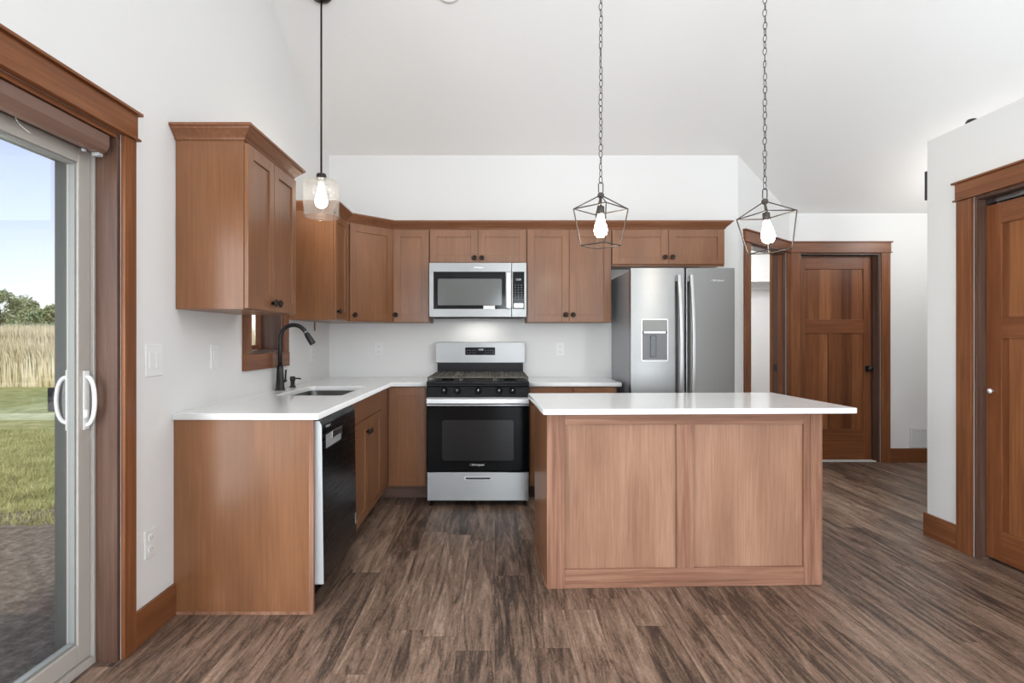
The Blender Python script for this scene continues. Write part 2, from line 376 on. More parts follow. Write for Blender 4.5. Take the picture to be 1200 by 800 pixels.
# left wall with patio door opening and sink window opening
PD0, PD1, PDT = .30, 2.180, 2.03
W0, W1, WZ0, WZ1 = 3.31, 3.825, 1.150, 1.95
b = B(); x0, x1 = XL-TW, XL
gable(b, x0, x1, YR, -4.3, 0); gable(b, x0, x1, -4.3, -.9, 2.4); b.box(x0, x1, -4.3, -.9, 0, .4); gable(b, x0, x1, -.9, PD0, 0); gable(b, x0, x1, PD0, PD1, PDT); gable(b, x0, x1, PD1, W0, 0)
gable(b, x0, x1, W0, W1, WZ1); b.box(x0, x1, W0, W1, 0, WZ0); gable(b, x0, x1, W1, YB+.12, 0)
struct('wall_left', b, 'wall', 'white wall with sliding glass door and sink window')
# kitchen back wall + angled wall + hall wall
DX, DY = 2.125, 4.92; EX, EY = 2.962, YH
b = B(); b.box(XL, DX, YB, YB+.12, 0, zc(YB)+.03)
struct('wall_back', b, 'wall', 'white kitchen wall behind range and refrigerator')
ang = math.atan2(EY-DY, EX-DX); LA = math.hypot(EX-DX, EY-DY)
OA0, OA1, OAT = .215, 1.025, 2.10      # opening in the angled wall (local x)
b = B()
def slope_piece(b, s0, s1, z0):
    n = len(b.v)
    def top(s): return zc(DY + (EY-DY)*s/LA)+.03
    pts = [(s0, z0), (s1, z0), (s1, top(s1)), (s0, top(s0))]
    b.prism(pts, 'y', 0, .12)
slope_piece(b, 0, OA0, 0); slope_piece(b, OA1, LA, 0); slope_piece(b, OA0, OA1, OAT)
struct('wall_angled', b, 'wall', 'angled white wall with wood-cased doorway', loc=(DX, DY, 0), rot=ang)
HD0, HD1, HDT = 3.062, 3.872, 2.105
b = B(); b.box(EX, HD0, YH, YH+.12, 0, 2.53); b.box(HD1, XO+TW, YH, YH+.12, 0, 2.53); b.box(HD0, HD1, YH, YH+.12, HDT, 2.53)
struct('wall_hall', b, 'wall', 'white hallway wall with brown panelled door')
# closet behind the angled wall
b = B(); b.box(2.0, 4.6, 7.6, 7.7, 0, 2.5); b.box(1.9, 2.0, 5.1, 7.7, 0, 2.5); b.box(4.6, 4.7, YH+.13, 7.7, 0, 2.5)
struct('wall_closet', b, 'wall', 'white wall of the room seen through the angled doorway')
struct('ceiling_closet', B().box(1.9, 4.7, YH+.13, 7.7, 2.5, 2.56).prism([(2.0,5.1),(2.15,5.1),(2.93,5.79),(2.0,5.79)], 'z', 2.5, 2.56), 'ceiling', 'flat ceiling of the small room')
light('small_room_fill', 'POINT', (2.7, 6.5, 2.3), (0,0,0), 42, (.97,.98,1), .12)  # added fill that whitens the small room, no fixture there
# right partition block (2.49 m high, open vault above)
BD0, BD1, BDT = 2.30, 3.213, 2.047
BH = 2.487
b = B(); x0, x1 = XR, XR+.115
b.box(x0, x1, BD1, YE, 0, BH); b.box(x0, x1, BD0, BD1, BDT, BH); b.box(x0, x1, -1.2, BD0, 0, BH)
b.box(x1, XO, YE-.115, YE, 0, BH); b.box(x1, XO, -1.2, -1.085, 0, BH); b.box(x1, XO, -1.085, YE-.115, BH-.1, BH)
struct('wall_partition', b, 'wall', 'white partition wall with flat top and brown closet door')
# outer right wall with high window, rear wall with two windows
b = B(); x0, x1 = XO, XO+TW
gable(b, x0, x1, YR, -4.5, 0); gable(b, x0, x1, -4.5, -1.7, 2.4); b.box(x0, x1, -4.5, -1.7, 0, .4); gable(b, x0, x1, -1.7, -1.0, 0); gable(b, x0, x1, 1.8, YH+.12, 0); b.box(x0, x1, -1.0, 1.8, 0, 2.9); gable(b, x0, x1, -1.0, 1.8, 4.0)
struct('wall_right', b, 'wall', 'outer white wall of the vaulted room')
b = B(); y0, y1 = YR-TW, YR; zt = zc(YR)+.03
for a, c in ((XL-TW, 0), (.9, 3.35), (4.15, XO+TW)): b.box(a, c, y0, y1, 0, zt)
for a, c in ((0, .9), (3.35, 4.15)): b.box(a, c, y0, y1, 0, .45); b.box(a, c, y0, y1, 2.43, zt)
struct('wall_rear', b, 'wall', 'white wall behind the viewpoint with two windows')
for i, (a, c) in enumerate(((0, .9), (3.35, 4.15))):
    b = B(); b.box(a, a+.06, YR-.1, YR-.04, .45, 2.43); b.box(c-.06, c, YR-.1, YR-.04, .45, 2.43); b.box(a, c, YR-.1, YR-.04, .45, .51); b.box(a, c, YR-.1, YR-.04, 2.37, 2.43); b.box((a+c)/2-.03, (a+c)/2+.03, YR-.1, YR-.04, .5, 2.4)
    struct('window_%d' % (i+2), b, 'vinyl_lt', 'white framed window behind the viewpoint')

# ------------------------------------------------------------------ trim helpers
def cap_header(parent_name, x0, x1, z0, z1, mat='trimx', parent=None, loc=(0,0,0), rot=0, label=''):
    # craftsman header in local frame: wall plane at y=0, faces -y
    b = B(); b.box(x0, x1, -.022, -.001, z0, z1-.012); b.box(x0-.014, x1+.014, -.036, -.001, z1-.012, z1); b.box(x0-.010, x1+.010, -.030, -.001, z0-.001, z0+.008)
    return struct(parent_name, b, mat, label, loc=loc, rot=rot, bev=.002)
def casing(n, x0, x1, z, w, loc, rot, hz, lab):
    for i, (a, c) in enumerate(((x0-w, x0), (x1, x1+w))):
        b = B().box(a, c, -.018, -.001, 0, z-.002)
        struct('trim_%d' % (n+i), b, 'trim', ('left' if i == 0 else 'right')+' brown casing board of '+lab, loc=loc, rot=rot, bev=.002)
    cap_header('trim_%d' % (n+2), x0-w-.004, x1+w+.004, z, z+hz, loc=loc, rot=rot, label='brown header board above '+lab)

# patio door trim: left wall, faces +X (rot +90deg: local x -> +Y, local -y -> +X)
casing(1, PD0+.01, PD1-.002, PDT, .070, (XL, 0, 0), PI/2, .112, 'the sliding glass door')
# jambs of the patio opening (wood return)
b = B(); b.box(XL-.083, XL-.001, PD1-.020, PD1-.001, 0, PDT-.001)
struct('trim_4', b, 'jamb', 'brown wooden jamb beside the sliding glass door', bev=.001)
b = B(); b.box(XL-.083, XL-.001, PD0+.001, PD1-.021, PDT-.020, PDT-.001)
struct('trim_5', b, 'trimy', 'brown wooden head jamb above the sliding glass door', bev=.001)

# sliding patio door
pd = sempty('door_1', 'sliding glass patio door in beige vinyl frame', (XL-.14, (PD0+PD1)/2, 0))
def L(o): return (o[0]-pd.location.x, o[1]-pd.location.y, o[2])
px, py = pd.location.x, pd.location.y
def pbox(b, x0, x1, y0, y1, z0, z1): return b.box(x0-px, x1-px, y0-py, y1-py, z0, z1)
b = B(); FX0, FX1 = -1.665, -1.533
pbox(b, FX0, FX1, PD1-.028, PD1-.002, .0, PDT-.03); pbox(b, FX0, FX1, PD0+.002, PD0+.028, 0, PDT-.03)
pbox(b, FX0, FX1, PD0+.028, PD1-.028, 1.955, PDT-.03); pbox(b, FX0, FX1, PD0+.028, PD1-.028, 0, .03)
mk('frame', b, 'vinyl', pd, bev=.002)
b = B(); pbox(b, -1.662, -1.617, PD1-.055, PD1-.030, .031, 1.95); pbox(b, -1.662, -1.64, PD0+.05, PD1-.055, 1.91, 1.95)
sf = mk('screen_frame', b, 'screen', pd, bev=.002)
b = B(); pbox(b, -1.690, -1.664, PD1-.055, PD1-.020, .965, 1.055)
mk('latch', b, 'matblack', sf, bev=.004)
SY0, SY1 = 1.235, PD1-.030
b = B(); X0, X1 = -1.590, -1.545
pbox(b, X0, X1, SY1-.062, SY1, .034, 1.951); pbox(b, X0, X1, SY0, SY0+.062, .034, 1.951)
pbox(b, X0, X1, SY0+.062, SY1-.062, .034, .105); pbox(b, X0, X1, SY0+.062, SY1-.062, 1.895, 1.951)
sp = mk('sliding_panel', b, 'vinyl', pd, bev=.003)
b = B()
for (a, c, d, e) in ((SY1-.070, SY1-.062, .105, 1.895), (SY0+.062, SY0+.074, .105, 1.895)): pbox(b, -1.577, -1.553, a, c, d, e)
pbox(b, -1.577, -1.553, SY0+.074, SY1-.074, .105, .117); pbox(b, -1.577, -1.553, SY0+.074, SY1-.074, 1.883, 1.895)
mk('glazing_bead', b, 'bead', sp, bev=.002)
mk('glass_pane', pbox(B(), -1.567, -1.563, SY0+.06, SY1-.060, .10, 1.90), 'glass', sp)
def dhandle(sx, xa, depth, yc, z0, z1):
    pts = []
    for i in range(17):
        t = PI*i/16; pts.append((xa + sx*depth*math.sin(t)**.7 - px, yc-py, (z0+z1)/2 - (z1-z0)/2*math.cos(t)*.98))
    return pts
b = B().tube(dhandle(-1, -1.590, .048, SY1-.047, .925, 1.10), .0075, 10)
pbox(b, -1.594, -1.590, SY1-.060, SY1-.032, .90, 1.125); mk('outer_handle', b, 'white_pl', sp, bev=.001)
b = B().tube(dhandle(1, -1.545, .036, SY1-.026, .915, 1.10), .008, 10)
pbox(b, -1.545, -1.539, SY1-.040, SY1-.012, .90, 1.12); hb = mk('inner_handle', b, 'white_pl', sp, bev=.001)
b = B(); pbox(b, -1.539, -1.527, SY1-.046, SY1-.034, .945, .975); mk('latch_lever', b, 'white_pl', sp, bev=.002)
b = B(); X0, X1 = -1.645, -1.600; a, c = PD0+.03, 1.30
pbox(b, X0, X1, a, a+.07, .034, 1.951); pbox(b, X0, X1, c-.07, c, .034, 1.951); pbox(b, X0, X1, a+.07, c-.07, .034, .12); pbox(b, X0, X1, a+.07, c-.07, 1.89, 1.951)
fp = mk('fixed_panel', b, 'vinyl', pd, bev=.003)
mk('glass_pane', pbox(B(), -1.625, -1.621, a+.06, c-.06, .11, 1.90), 'glass', fp)
# brown headrail of the blind
hr = thing('blind_headrail', 'brown curved blind headrail under the sliding door header', 'blind', (-1.487, 1.22, 1.935))
prof = [(.034, .070), (.034, .030), (.026, .012), (.010, .002), (-.006, 0), (-.026, .004), (-.026, .070)]
mk('rail', B().prism(prof, 'y', -.90, .905), 'valance', hr, bev=.003)
mk('bracket', B().box(-.014, .012, .875, .900, -.012, .000), 'dwside', hr, bev=.002)
mk('clip', B().box(-.020, -.010, .83, .845, -.010, .000), 'dwside', hr, bev=.002)
for k, (y0, ln) in enumerate(((.56, .055), (.14, .03))):
    pts = [(-.028-.012*math.sin(PI*i/8), y0 + ln*i/8, .006 - .03*(i/8)**1.5) for i in range(9)]
    mk('cord', B().tube(pts, .0012, 6), 'white_pl', hr)

# sink window
casing_loc = (XL, 0, 0)
wn = sempty('window_1', 'small window over the sink with brown sash', (XL-.08, (W0+W1)/2, WZ0))
wx, wy, wz = wn.location
def wb(b, x0, x1, y0, y1, z0, z1): return b.box(x0-wx, x1-wx, y0-wy, y1-wy, z0-wz, z1-wz)
b = B(); wb(b, XL-.158, XL-.128, W0+.02, W0+.05, WZ0+.02, WZ1-.02); wb(b, XL-.158, XL-.128, W1-.05, W1-.02, WZ0+.02, WZ1-.02)
wb(b, XL-.158, XL-.128, W0+.05, W1-.05, WZ0+.02, WZ0+.05); wb(b, XL-.158, XL-.128, W0+.05, W1-.05, WZ1-.05, WZ1-.02)
mk('sash', b, 'trim', wn, bev=.002)
mk('glass_pane', wb(B(), XL-.146, XL-.142, W0+.04, W1-.04, WZ0+.04, WZ1-.04), 'glass', wn)
b = B(); wb(b, XL-.158, XL-.001, W0+.001, W0+.018, WZ0+.001, WZ1-.001); wb(b, XL-.158, XL-.001, W1-.018, W1-.001, WZ0+.001, WZ1-.001)
wb(b, XL-.158, XL-.001, W0+.018, W1-.018, WZ0+.001, WZ0+.018); wb(b, XL-.158, XL-.001, W0+.018, W1-.018, WZ1-.018, WZ1-.001)
mk('window_frame', b, 'jamb', wn, bev=.001)
b = B(); b.box(XL+.001, XL+.019, W0-.088, W0+.002, WZ0, WZ1); struct('trim_6', b, 'trim', 'near brown side casing of the sink window', bev=.002)
b = B(); b.box(XL+.001, XL+.019, W1-.002, W1+.088, WZ0, WZ1); struct('trim_7', b, 'trim', 'far brown side casing of the sink window', bev=.002)
b = B(); b.box(XL+.001, XL+.022, W0-.09, W1+.09, WZ0-.095, WZ0); struct('trim_8', b, 'trimy', 'brown apron board below the sink window', bev=.002)
b = B(); b.box(XL+.001, XL+.022, W0-.092, W1+.092, WZ1, WZ1+.09); struct('trim_9', b, 'trimy', 'brown header board of the sink window', bev=.002)

# craftsman door leaf, local frame: x 0..w, front y=-t, z 0..h
def leaf(name, parent, w, h, t, loc, rot, st=.105, tr=.11, mr=.12, brl=.20, mid=1.34, rec=.012, mull=True, mx_=None, mw_=.05):
    b = B(); b.box(0, st, -t, 0, 0, h); b.box(w-st, w, -t, 0, 0, h)
    o = mk(name, b, 'doorf', parent, loc, rot, bev=.002)
    b = B(); b.box(st, w-st, -t, 0, h-tr, h); b.box(st, w-st, -t, 0, mid-mr/2, mid+mr/2); b.box(st, w-st, -t, 0, 0, brl)
    mk('rail', b, 'doorfx', o, bev=.002)
    if mull: mk('mullion', B().box((mx_ or w/2)-mw_, (mx_ or w/2)+mw_, -t, 0, brl, mid-mr/2), 'doorf', o, bev=.002)
    mk('panel', B().box(st-.004, w-st+.004, -t+rec, -rec, brl-.004, h-tr+.004), 'doorw', o)
    return o
# hall door
casing(10, HD0, HD1, HDT, .092, (0, YH, 0), 0, .112, 'the hallway door')
b = B(); b.box(HD0+.001, HD0+.018, YH+.002, YH+.118, 0, HDT-.001); b.box(HD1-.018, HD1-.001, YH+.002, YH+.118, 0, HDT-.001); b.box(HD0+.018, HD1-.018, YH+.002, YH+.118, HDT-.018, HDT-.001)
b.box(HD1-.030, HD1-.018, YH+.045, YH+.078, 0, HDT-.02)
struct('trim_13', b, 'jamb', 'brown jamb lining of the hallway door', bev=.001)
dr = sempty('door_2', 'closed brown three-panel hallway door with black knob', (HD0+.020, YH+.115, .012))
leaf('slab', dr, .755, 2.068, .035, (0, 0, 0), 0, st=.082, tr=.13, mr=.14, brl=.31, mid=1.355, mx_=.341, mw_=.024)
b = B().box(.688, .745, -.041, -.035, .895, .955); kp = mk('handle_plate', b, 'matblack', dr, bev=.002)
mk('knob', B().lathe([(.010,-.041),(.010,-.060),(.024,-.068),(.027,-.080),(.022,-.090),(0,-.092)], (.717, 0, .925), 'y'), 'matblack', kp)
# bright slit under door / threshold
struct('trim_14', B().box(HD0+.02, HD1-.02, YH+.03, YH+.118, 0.0005, .010), 'vinyl_lt', 'pale threshold strip under the hallway door')
struct('wall_behind', B().box(HD0-.1, HD1+.1, YH+.122, YH+.13, 0, 2.2), 'wall', 'wall face behind the hallway door')
# angled doorway
casing(15, OA0, OA1, OAT, .115, (DX, DY, 0), ang, .112, 'the angled doorway')
b = B(); b.box(OA0+.001, OA0+.018, .002, .118, 0, OAT-.001); b.box(OA1-.018, OA1-.001, .002, .118, 0, OAT-.001); b.box(OA0+.018, OA1-.018, .002, .118, OAT-.018, OAT-.001)
struct('trim_18', b, 'jamb', 'brown jamb lining of the angled doorway', loc=(DX, DY, 0), rot=ang, bev=.001)
d3 = sempty('door_3', 'open angled doorway with black strike plate on its jamb', (DX, DY, 0), ang)
mk('jamb_extension', B().box(OA1-.018, OA1+.05, .1215, .150, 0, OAT-.001).box(OA0-.05, OA0+.018, .1215, .150, 0, OAT-.001), 'trim', d3, bev=.001)
mk('door_stop', B().box(OA1-.030, OA1-.0185, .03, .065, 0, OAT-.020), 'trim', d3, bev=.001)
sp_ = mk('strike_plate', B().box(OA1-.021, OA1-.0182, .080, .112, .915, .985), 'matblack', d3, bev=.001)
sh = thing('closet_shelf', 'thin white shelf on far wall seen through angled doorway', 'shelf', (3.2, 7.4, 1.98))
mk('board', B().box(-1.18, 1.3, -.15, .19, 0, .02), 'white_pl', sh); mk('cleat', B().box(-1.18, 1.3, .17, .19, -.08, -.001), 'white_pl', sh)
# closet (bifold) door on the right partition, faces -X (rot -90: local x -> -Y, -y -> -X)
RL = (XR, 0, 0)
def rcasing(n):
    w = .105
    b = B().box(-(BD1+w), -BD1, -.018, -.001, 0, BDT-.002); struct('trim_%d' % n, b, 'trim', 'far brown casing board of the right closet door', loc=RL, rot=-PI/2, bev=.002)
    b = B().box(-BD0, -(BD0-w), -.018, -.001, 0, BDT-.002); struct('trim_%d' % (n+1), b, 'trim', 'near brown casing board of the right closet door', loc=RL, rot=-PI/2, bev=.002)
    cap_header('trim_%d' % (n+2), -(BD1+w+.004), -(BD0-w-.004), BDT, BDT+.112, loc=RL, rot=-PI/2, label='brown header board above the right closet door')
rcasing(19)
b = B(); b.box(XR+.001, XR+.113, BD1-.016, BD1-.001, 0, BDT-.001); b.box(XR+.001, XR+.113, BD0+.001, BD0+.016, 0, BDT-.001); b.box(XR+.001, XR+.113, BD0+.016, BD1-.016, BDT-.016, BDT-.001)
b.box(XR-.006, XR+.004, BD1-.024, BD1-.016, 0, BDT-.002)
struct('trim_22', b, 'jamb', 'brown jamb lining of the right closet door', bev=.001)
d4 = sempty('door_4', 'brown panelled bifold closet door hanging from a metal track', (XR+.082, BD1-.020, .016), -PI/2)
lw = .432
leaf('door_leaf', d4, lw, 1.975, .032, (0, 0, 0), 0, st=.098, tr=.115, mr=.115, brl=.165, mid=1.285, mull=False)
leaf('door_leaf', d4, lw, 1.975, .032, (lw+.004, 0, 0), 0, st=.098, tr=.115, mr=.115, brl=.165, mid=1.285, mull=False)
mk('track', B().box(.0, .872, -.030, .0, 1.984, 2.012), 'steel_dk', d4, bev=.002)
mk('pivot', B().lathe([(.004, 1.972), (.004, 1.984)], (.06, -.016, 0)), 'handle', d4)
mk('knob', B().lathe([(.005,-.032),(.005,-.044),(.013,-.050),(.013,-.058),(0,-.061)], (.050, 0, .934), 'y'), 'vinyl_lt', d4)
struct('wall_closet_dark', B().box(XR+.6, XR+.62, BD0-.2, BD1+.2, 0, 2.3), 'wall', 'back of the right closet')

# baseboards
BBH = .142
def bboard(name, lab, x0, x1, y0, y1, mat): struct(name, B().box(x0, x1, y0, y1, 0, BBH), mat, lab, bev=.002)
bboard('baseboard_left', 'brown baseboard between sliding door and end panel', XL+.001, XL+.015, PD1+.070, 2.532, 'trimy')
bboard('baseboard_hall', 'brown baseboard along the hallway wall', HD1+.094, XO-.001, YH-.015, YH-.001, 'trimx')
bboard('baseboard_right', 'brown baseboard on the right partition', XR-.015, XR-.001, BD1+.107, YE+.015, 'trimy')
bboard('baseboard_partition', 'brown baseboard on the partition end', XR-.001, XO-.001, YE+.001, YE+.015, 'trimx')
bboard('baseboard_near', 'brown baseboard left of the viewpoint', XL+.001, XL+.015, YR+.02, PD0-.09, 'trimy')
bboard('baseboard_closet', 'brown baseboard near the right closet', XR-.015, XR-.001, -1.2, BD0-.11, 'trimy')
struct('baseboard_rear', B().box(XL+.02, XO-.02, YR+.001, YR+.015, 0, BBH), 'trimx', 'brown baseboard on the rear wall', bev=.002)

# ------------------------------------------------------------------ cabinets
KNOB = B().lathe([(.008,0),(.008,-.012),(.018,-.016),(.0205,-.021),(.018,-.026),(.011,-.028),(.011,-.026),(0,-.026)], (0,0,0), 'y', 20)
knob_mesh = None
def knob(parent, x, z, y=-.020):
    global knob_mesh
    if knob_mesh is None:
        o = mk('knob', KNOB, 'bronze', parent, (x, y, z)); knob_mesh = o.data
    else:
        o = bpy.data.objects.new('knob', knob_mesh); C.objects.link(o); o.parent = parent; o.location = (x, y, z)
    return o
def shaker(parent, x0, x1, z0, z1, kn=None, st=.057, name='door', t=.020):
    w, h = x1-x0, z1-z0; b = B(); i = .0075
    b.box(0, st, -t, -.001, 0, h); b.box(w-st, w, -t, -.001, 0, h); b.box(st, w-st, -t, -.001, h-st, h); b.box(st, w-st, -t, -.001, 0, st)
    b.box(st-.002, w-st+.002, -t+i, -.004, st-.002, h-st+.002)
    o = mk(name, b, 'cab', parent, (x0, 0, z0), bev=.0015)
    if kn: knob(o, kn[0]-x0, kn[1]-z0, -t)
    return o
def flat(parent, x0, x1, z0, z1, name='drawer_front', t=.020):
    return mk(name, B().box(0, x1-x0, -t, -.001, 0, z1-z0), 'cabx', parent, (x0, 0, z0), bev=.002)
UZ0, UZ1 = 1.375, 2.147
CROWN = [(0,0), (.006,0), (.010,.010), (.014,.014), (.030,.030), (.042,.040), (.046,.048), (.054,.050), (.054,.062), (0,.062)]
def crownprof(z, off=.0): return [(o+off, z+h) for o, h in CROWN]

# left near wall cabinet, faces +X
LX = XL+.001
uc = thing('wall_cabinet', 'brown double-door wall cabinet by the glass door, with visible plain side panel', 'cabinet', (XL+.310, 2.550, UZ0), PI/2)
Wn = .620
b = B().box(0, Wn, 0, .308, 0, UZ1-UZ0); mk('body', b, 'cab', uc, bev=.0015)
shaker(uc, .004, .305, .004, .770-.018, (.305-.028, .045)); shaker(uc, .309, Wn-.004, .004, .770-.018, (.309+.028, .045))
b = B().sweep([(Wn, .309), (Wn, 0), (0, 0), (0, .309)][::-1], crownprof(UZ1-UZ0-.008, .001))
mk('crown', b, 'crown', uc, bev=.001)

# far-left wall cabinet (left wall)
c1 = thing('wall_cabinet', 'narrow brown wall cabinet on left wall beyond the sink window', 'cabinet', (XL+.310, 3.960, UZ0), PI/2)
mk('body', B().box(0, .349, 0, .308, 0, UZ1-UZ0), 'cab', c1, bev=.0015)
shaker(c1, .004, .300, .004, .752, (.038, .060), st=.055)
# diagonal corner cabinet
A0 = (XL+.310, 4.312); A1 = (XL+.613, YB-.305)
c2 = thing('corner_cabinet', 'brown angled corner wall cabinet between left and back walls', 'cabinet', (A0[0], A0[1], UZ0), math.atan2(A1[1]-A0[1], A1[0]-A0[0]))
b = B().prism([(0,0),(A1[0]-A0[0], A1[1]-A0[1]),(A1[0]-A0[0], YB-.001-A0[1]),(LX-A0[0], YB-.001-A0[1]),(LX-A0[0], 0)], 'z', 0, UZ1-UZ0)
mk('body', b, 'cab', c2, rot=-c2.rotation_euler[2], bev=.0015)
dl = math.hypot(A1[0]-A0[0], A1[1]-A0[1])
shaker(c2, .022, dl-.012, .004, .752, (.055, .050), st=.058)
YF = YB-.305     # carcass front of back wall cabinets
def back_cab(lab, x0, x1, z0, knobs, split=True, group=None, name='wall_cabinet', st=.057):
    c = thing(name, lab, 'cabinet', (x0, YF, z0)); w = x1-x0; h = UZ1-z0
    mk('body', B().box(0, w, 0, .303, 0, h), 'cab', c, bev=.0015)
    if split:
        m = w/2; shaker(c, .005, m-.0015, .004, h-.020, (m-.030, knobs), st=st); shaker(c, m+.0015, w-.005, .004, h-.020, (m+.030, knobs), st=st)
    else: shaker(c, .005, w-.005, .004, h-.020, (.025, knobs), st=st)
    return c
back_cab('single-door brown wall cabinet left of the microwave', -.834, -.537, UZ0, .062, False)
back_cab('short brown double-door cabinet above the microwave', -.535, .259, 1.858, .042)
back_cab('tall brown double-door wall cabinet between microwave and refrigerator', .261, .952, UZ0, .062)
fc = back_cab('short brown double-door cabinet above the refrigerator', .954, 1.878, 1.846, .060)
mk('light_rail', B().box(.0, .924, .0, .018, -.012, -.001), 'crown', fc)
b = B().sweep([(LX, 3.959), (A0[0], 3.959), (A0[0], A0[1]), (A1[0], A1[1]), (1.879, YF), (1.879, YB-.001)], crownprof(UZ1-.008, .001))
tag(mk('crown_molding', b, 'crown', bev=.001), 'brown crown moulding running along top of the back wall cabinets', 'moulding')
b = B().box(XL+.002, XL+.008, 4.50, 4.52, 1.305, 1.374)
tag(mk('wood_strip', b, 'cab'), 'thin brown wood strip hanging below the corner wall cabinets', 'wood strip')

# base run, left leg (faces +X). carcass front X = -.836, doors to -.816
CZ = .876; KX = -.836
ep = thing('cabinet_end_panel', 'plain brown end panel closing the counter beside the dishwasher', 'panel', (-1.13, 2.545, 0))
mk('board', B().box(LX+1.13, -.838+1.13, -.009, .008, .0, CZ-.001), 'cab', ep, bev=.001)
mk('edge_strip', B().box(-.838+1.13, -.817+1.13, -.010, .010, 0, CZ-.001), 'island_f', ep, bev=.001)
mk('shoe_strip', B().box(LX+1.13+.012, -.839+1.13, -.014, -.0095, .0, .014), 'island_f', ep, bev=.001)
# dishwasher
dw = thing('dishwasher', 'black stainless dishwasher under the counter with pocket handle', 'dishwasher', (-.840, 2.560, 0), PI/2)
DWW = .610
mk('tub', B().box(.004, DWW-.004, .0, .55, .09, .868), 'black', dw)
b = B().prism([(-.004,.125),(-.004,.870),(-.040,.870),(-.0525,.845),(-.062,.125)], 'x', .006, DWW-.006)
# door with recessed pocket built from strips around the pocket
def dface(z): return -.0525 - (.845-z)/(.845-.125)*.0095
b = B(); hz0, hz1, hy0, hy1 = .728, .795, .060, .335
b.prism([(-.020,.125),(-.020,hz0),(dface(hz0),hz0),(dface(.125),.125)], 'x', .006, DWW-.006)
b.prism([(-.020,hz1),(-.020,.870),(-.042,.870),(dface(.845),.845),(dface(hz1),hz1)], 'x', .006, DWW-.006)
b.prism([(-.020,hz0),(-.020,hz1),(dface(hz1),hz1),(dface(hz0),hz0)], 'x', .006, hy0); b.prism([(-.020,hz0),(-.020,hz1),(dface(hz1),hz1),(dface(hz0),hz0)], 'x', hy1, DWW-.006)
dd = mk('door', b, 'blackst', dw)
mk('door_edge', B().prism([(-.004,.125),(-.004,.866),(-.041,.866),(-.0515,.845),(-.061,.125)], 'x', .001, .0055), 'dwside', dw)
b = B().box(hy0+.001, hy1-.001, -.049, -.021, hz0, hz1); mk('handle_pocket', b, 'dwside', dd)
mk('handle_grip', B().box(hy0+.10, hy1, -.056, -.0495, hz0+.034, hz1+.001), 'handle', dd, bev=.002)
brand(dd, (.10, -.0535, .832), (PI/2, 0, 0), .016, 'logo')
mk('toe_panel', B().box(.006, DWW-.006, .03, .05, .005, .12), 'black', dw)
mk('energy_sticker', B().box(DWW-.03, DWW-.014, -.0620, -.0610, .21, .27), 'dwside', dw)
# sink base
sb = thing('sink_base_cabinet', 'brown sink base cabinet with false drawer and two doors', 'cabinet', (KX, 3.174, 0), PI/2)
SW = .876
mk('body', B().box(0, SW, 0, .60, .105, CZ-.24).box(0, SW, 0, .018, CZ-.24, CZ-.001).box(0,.018,.018,.60,CZ-.24,CZ-.001).box(SW-.018,SW,.018,.60,CZ-.24,CZ-.001), 'cab', sb, bev=.001)
flat(sb, .006, SW-.006, .738, .864, 'false_drawer_front')
shaker(sb, .006, SW/2-.002, .112, .732, (SW/2-.032, .650)); shaker(sb, SW/2+.002, SW-.006, .112, .732, (SW/2+.032, .650))
mk('toe_kick', B().box(0, SW, .075, .09, 0, .104), 'toe', sb)
# corner filler + blind corner cabinet on the back leg: front plane Y
YK = 4.334
cb = thing('corner_base_cabinet', 'brown corner base cabinet left of the range', 'cabinet', (-.836, YK, 0))
b = B().prism([(-.000,0),(.308,0),(.308,YB-.002-YK),(LX+.836,YB-.002-YK),(LX+.836,-.28),(-.000,-.28)], 'z', .105, CZ-.001)
mk('body', b, 'cab', cb, bev=.001)
shaker(cb, .024, .300, .115, .868, None, st=.062)
mk('filler', B().box(.001, .016, -.278, -.010, .105, CZ-.004), 'cab', cb, bev=.001)
mk('toe_kick', B().box(-.075, .306, .075, .09, 0, .104).box(-.09, -.075, -.28, .09, 0, .104), 'toe', cb)
# right base cabinet
rb = thing('base_cabinet', 'brown base cabinet right of the range behind the island', 'cabinet', (.262, YK, 0))
mk('body', B().box(0, .675, 0, .584, .105, CZ-.001), 'cab', rb, bev=.001)
for i in range(2):
    a, c = (.006, .334) if i == 0 else (.341, .669)
    d = flat(rb, a, c, .735, .864); knob(d, (c-a)/2, .065)
    shaker(rb, a, c, .112, .728, ((c-.03) if i == 0 else a+.03, .66))
mk('toe_kick', B().box(0, .675, .075, .09, 0, .104), 'toe', rb)

# countertops
CT0, CT1 = .877, .907
outer = [(LX+.001, 2.520), (-.794, 2.520), (-.790, 2.524), (-.790, 4.292), (-.514, 4.292), (-.514, YB-.002), (LX+.001, YB-.002)]
SX0, SX1, SY0_, SY1_ = -1.300, -.905, 3.315, 3.965
tag(slab('countertop', [outer, rrect(SX0, SX1, SY0_, SY1_, .04, rev=True)], CT0, CT1, 'quartz', .003), 'white L-shaped counter with sink under the window', 'countertop')
tag(slab('countertop', [[(.262, 4.292), (.968, 4.292), (.968, YB-.002), (.262, YB-.002)]], CT0, CT1, 'quartz', .003), 'short white counter between range and refrigerator', 'countertop')
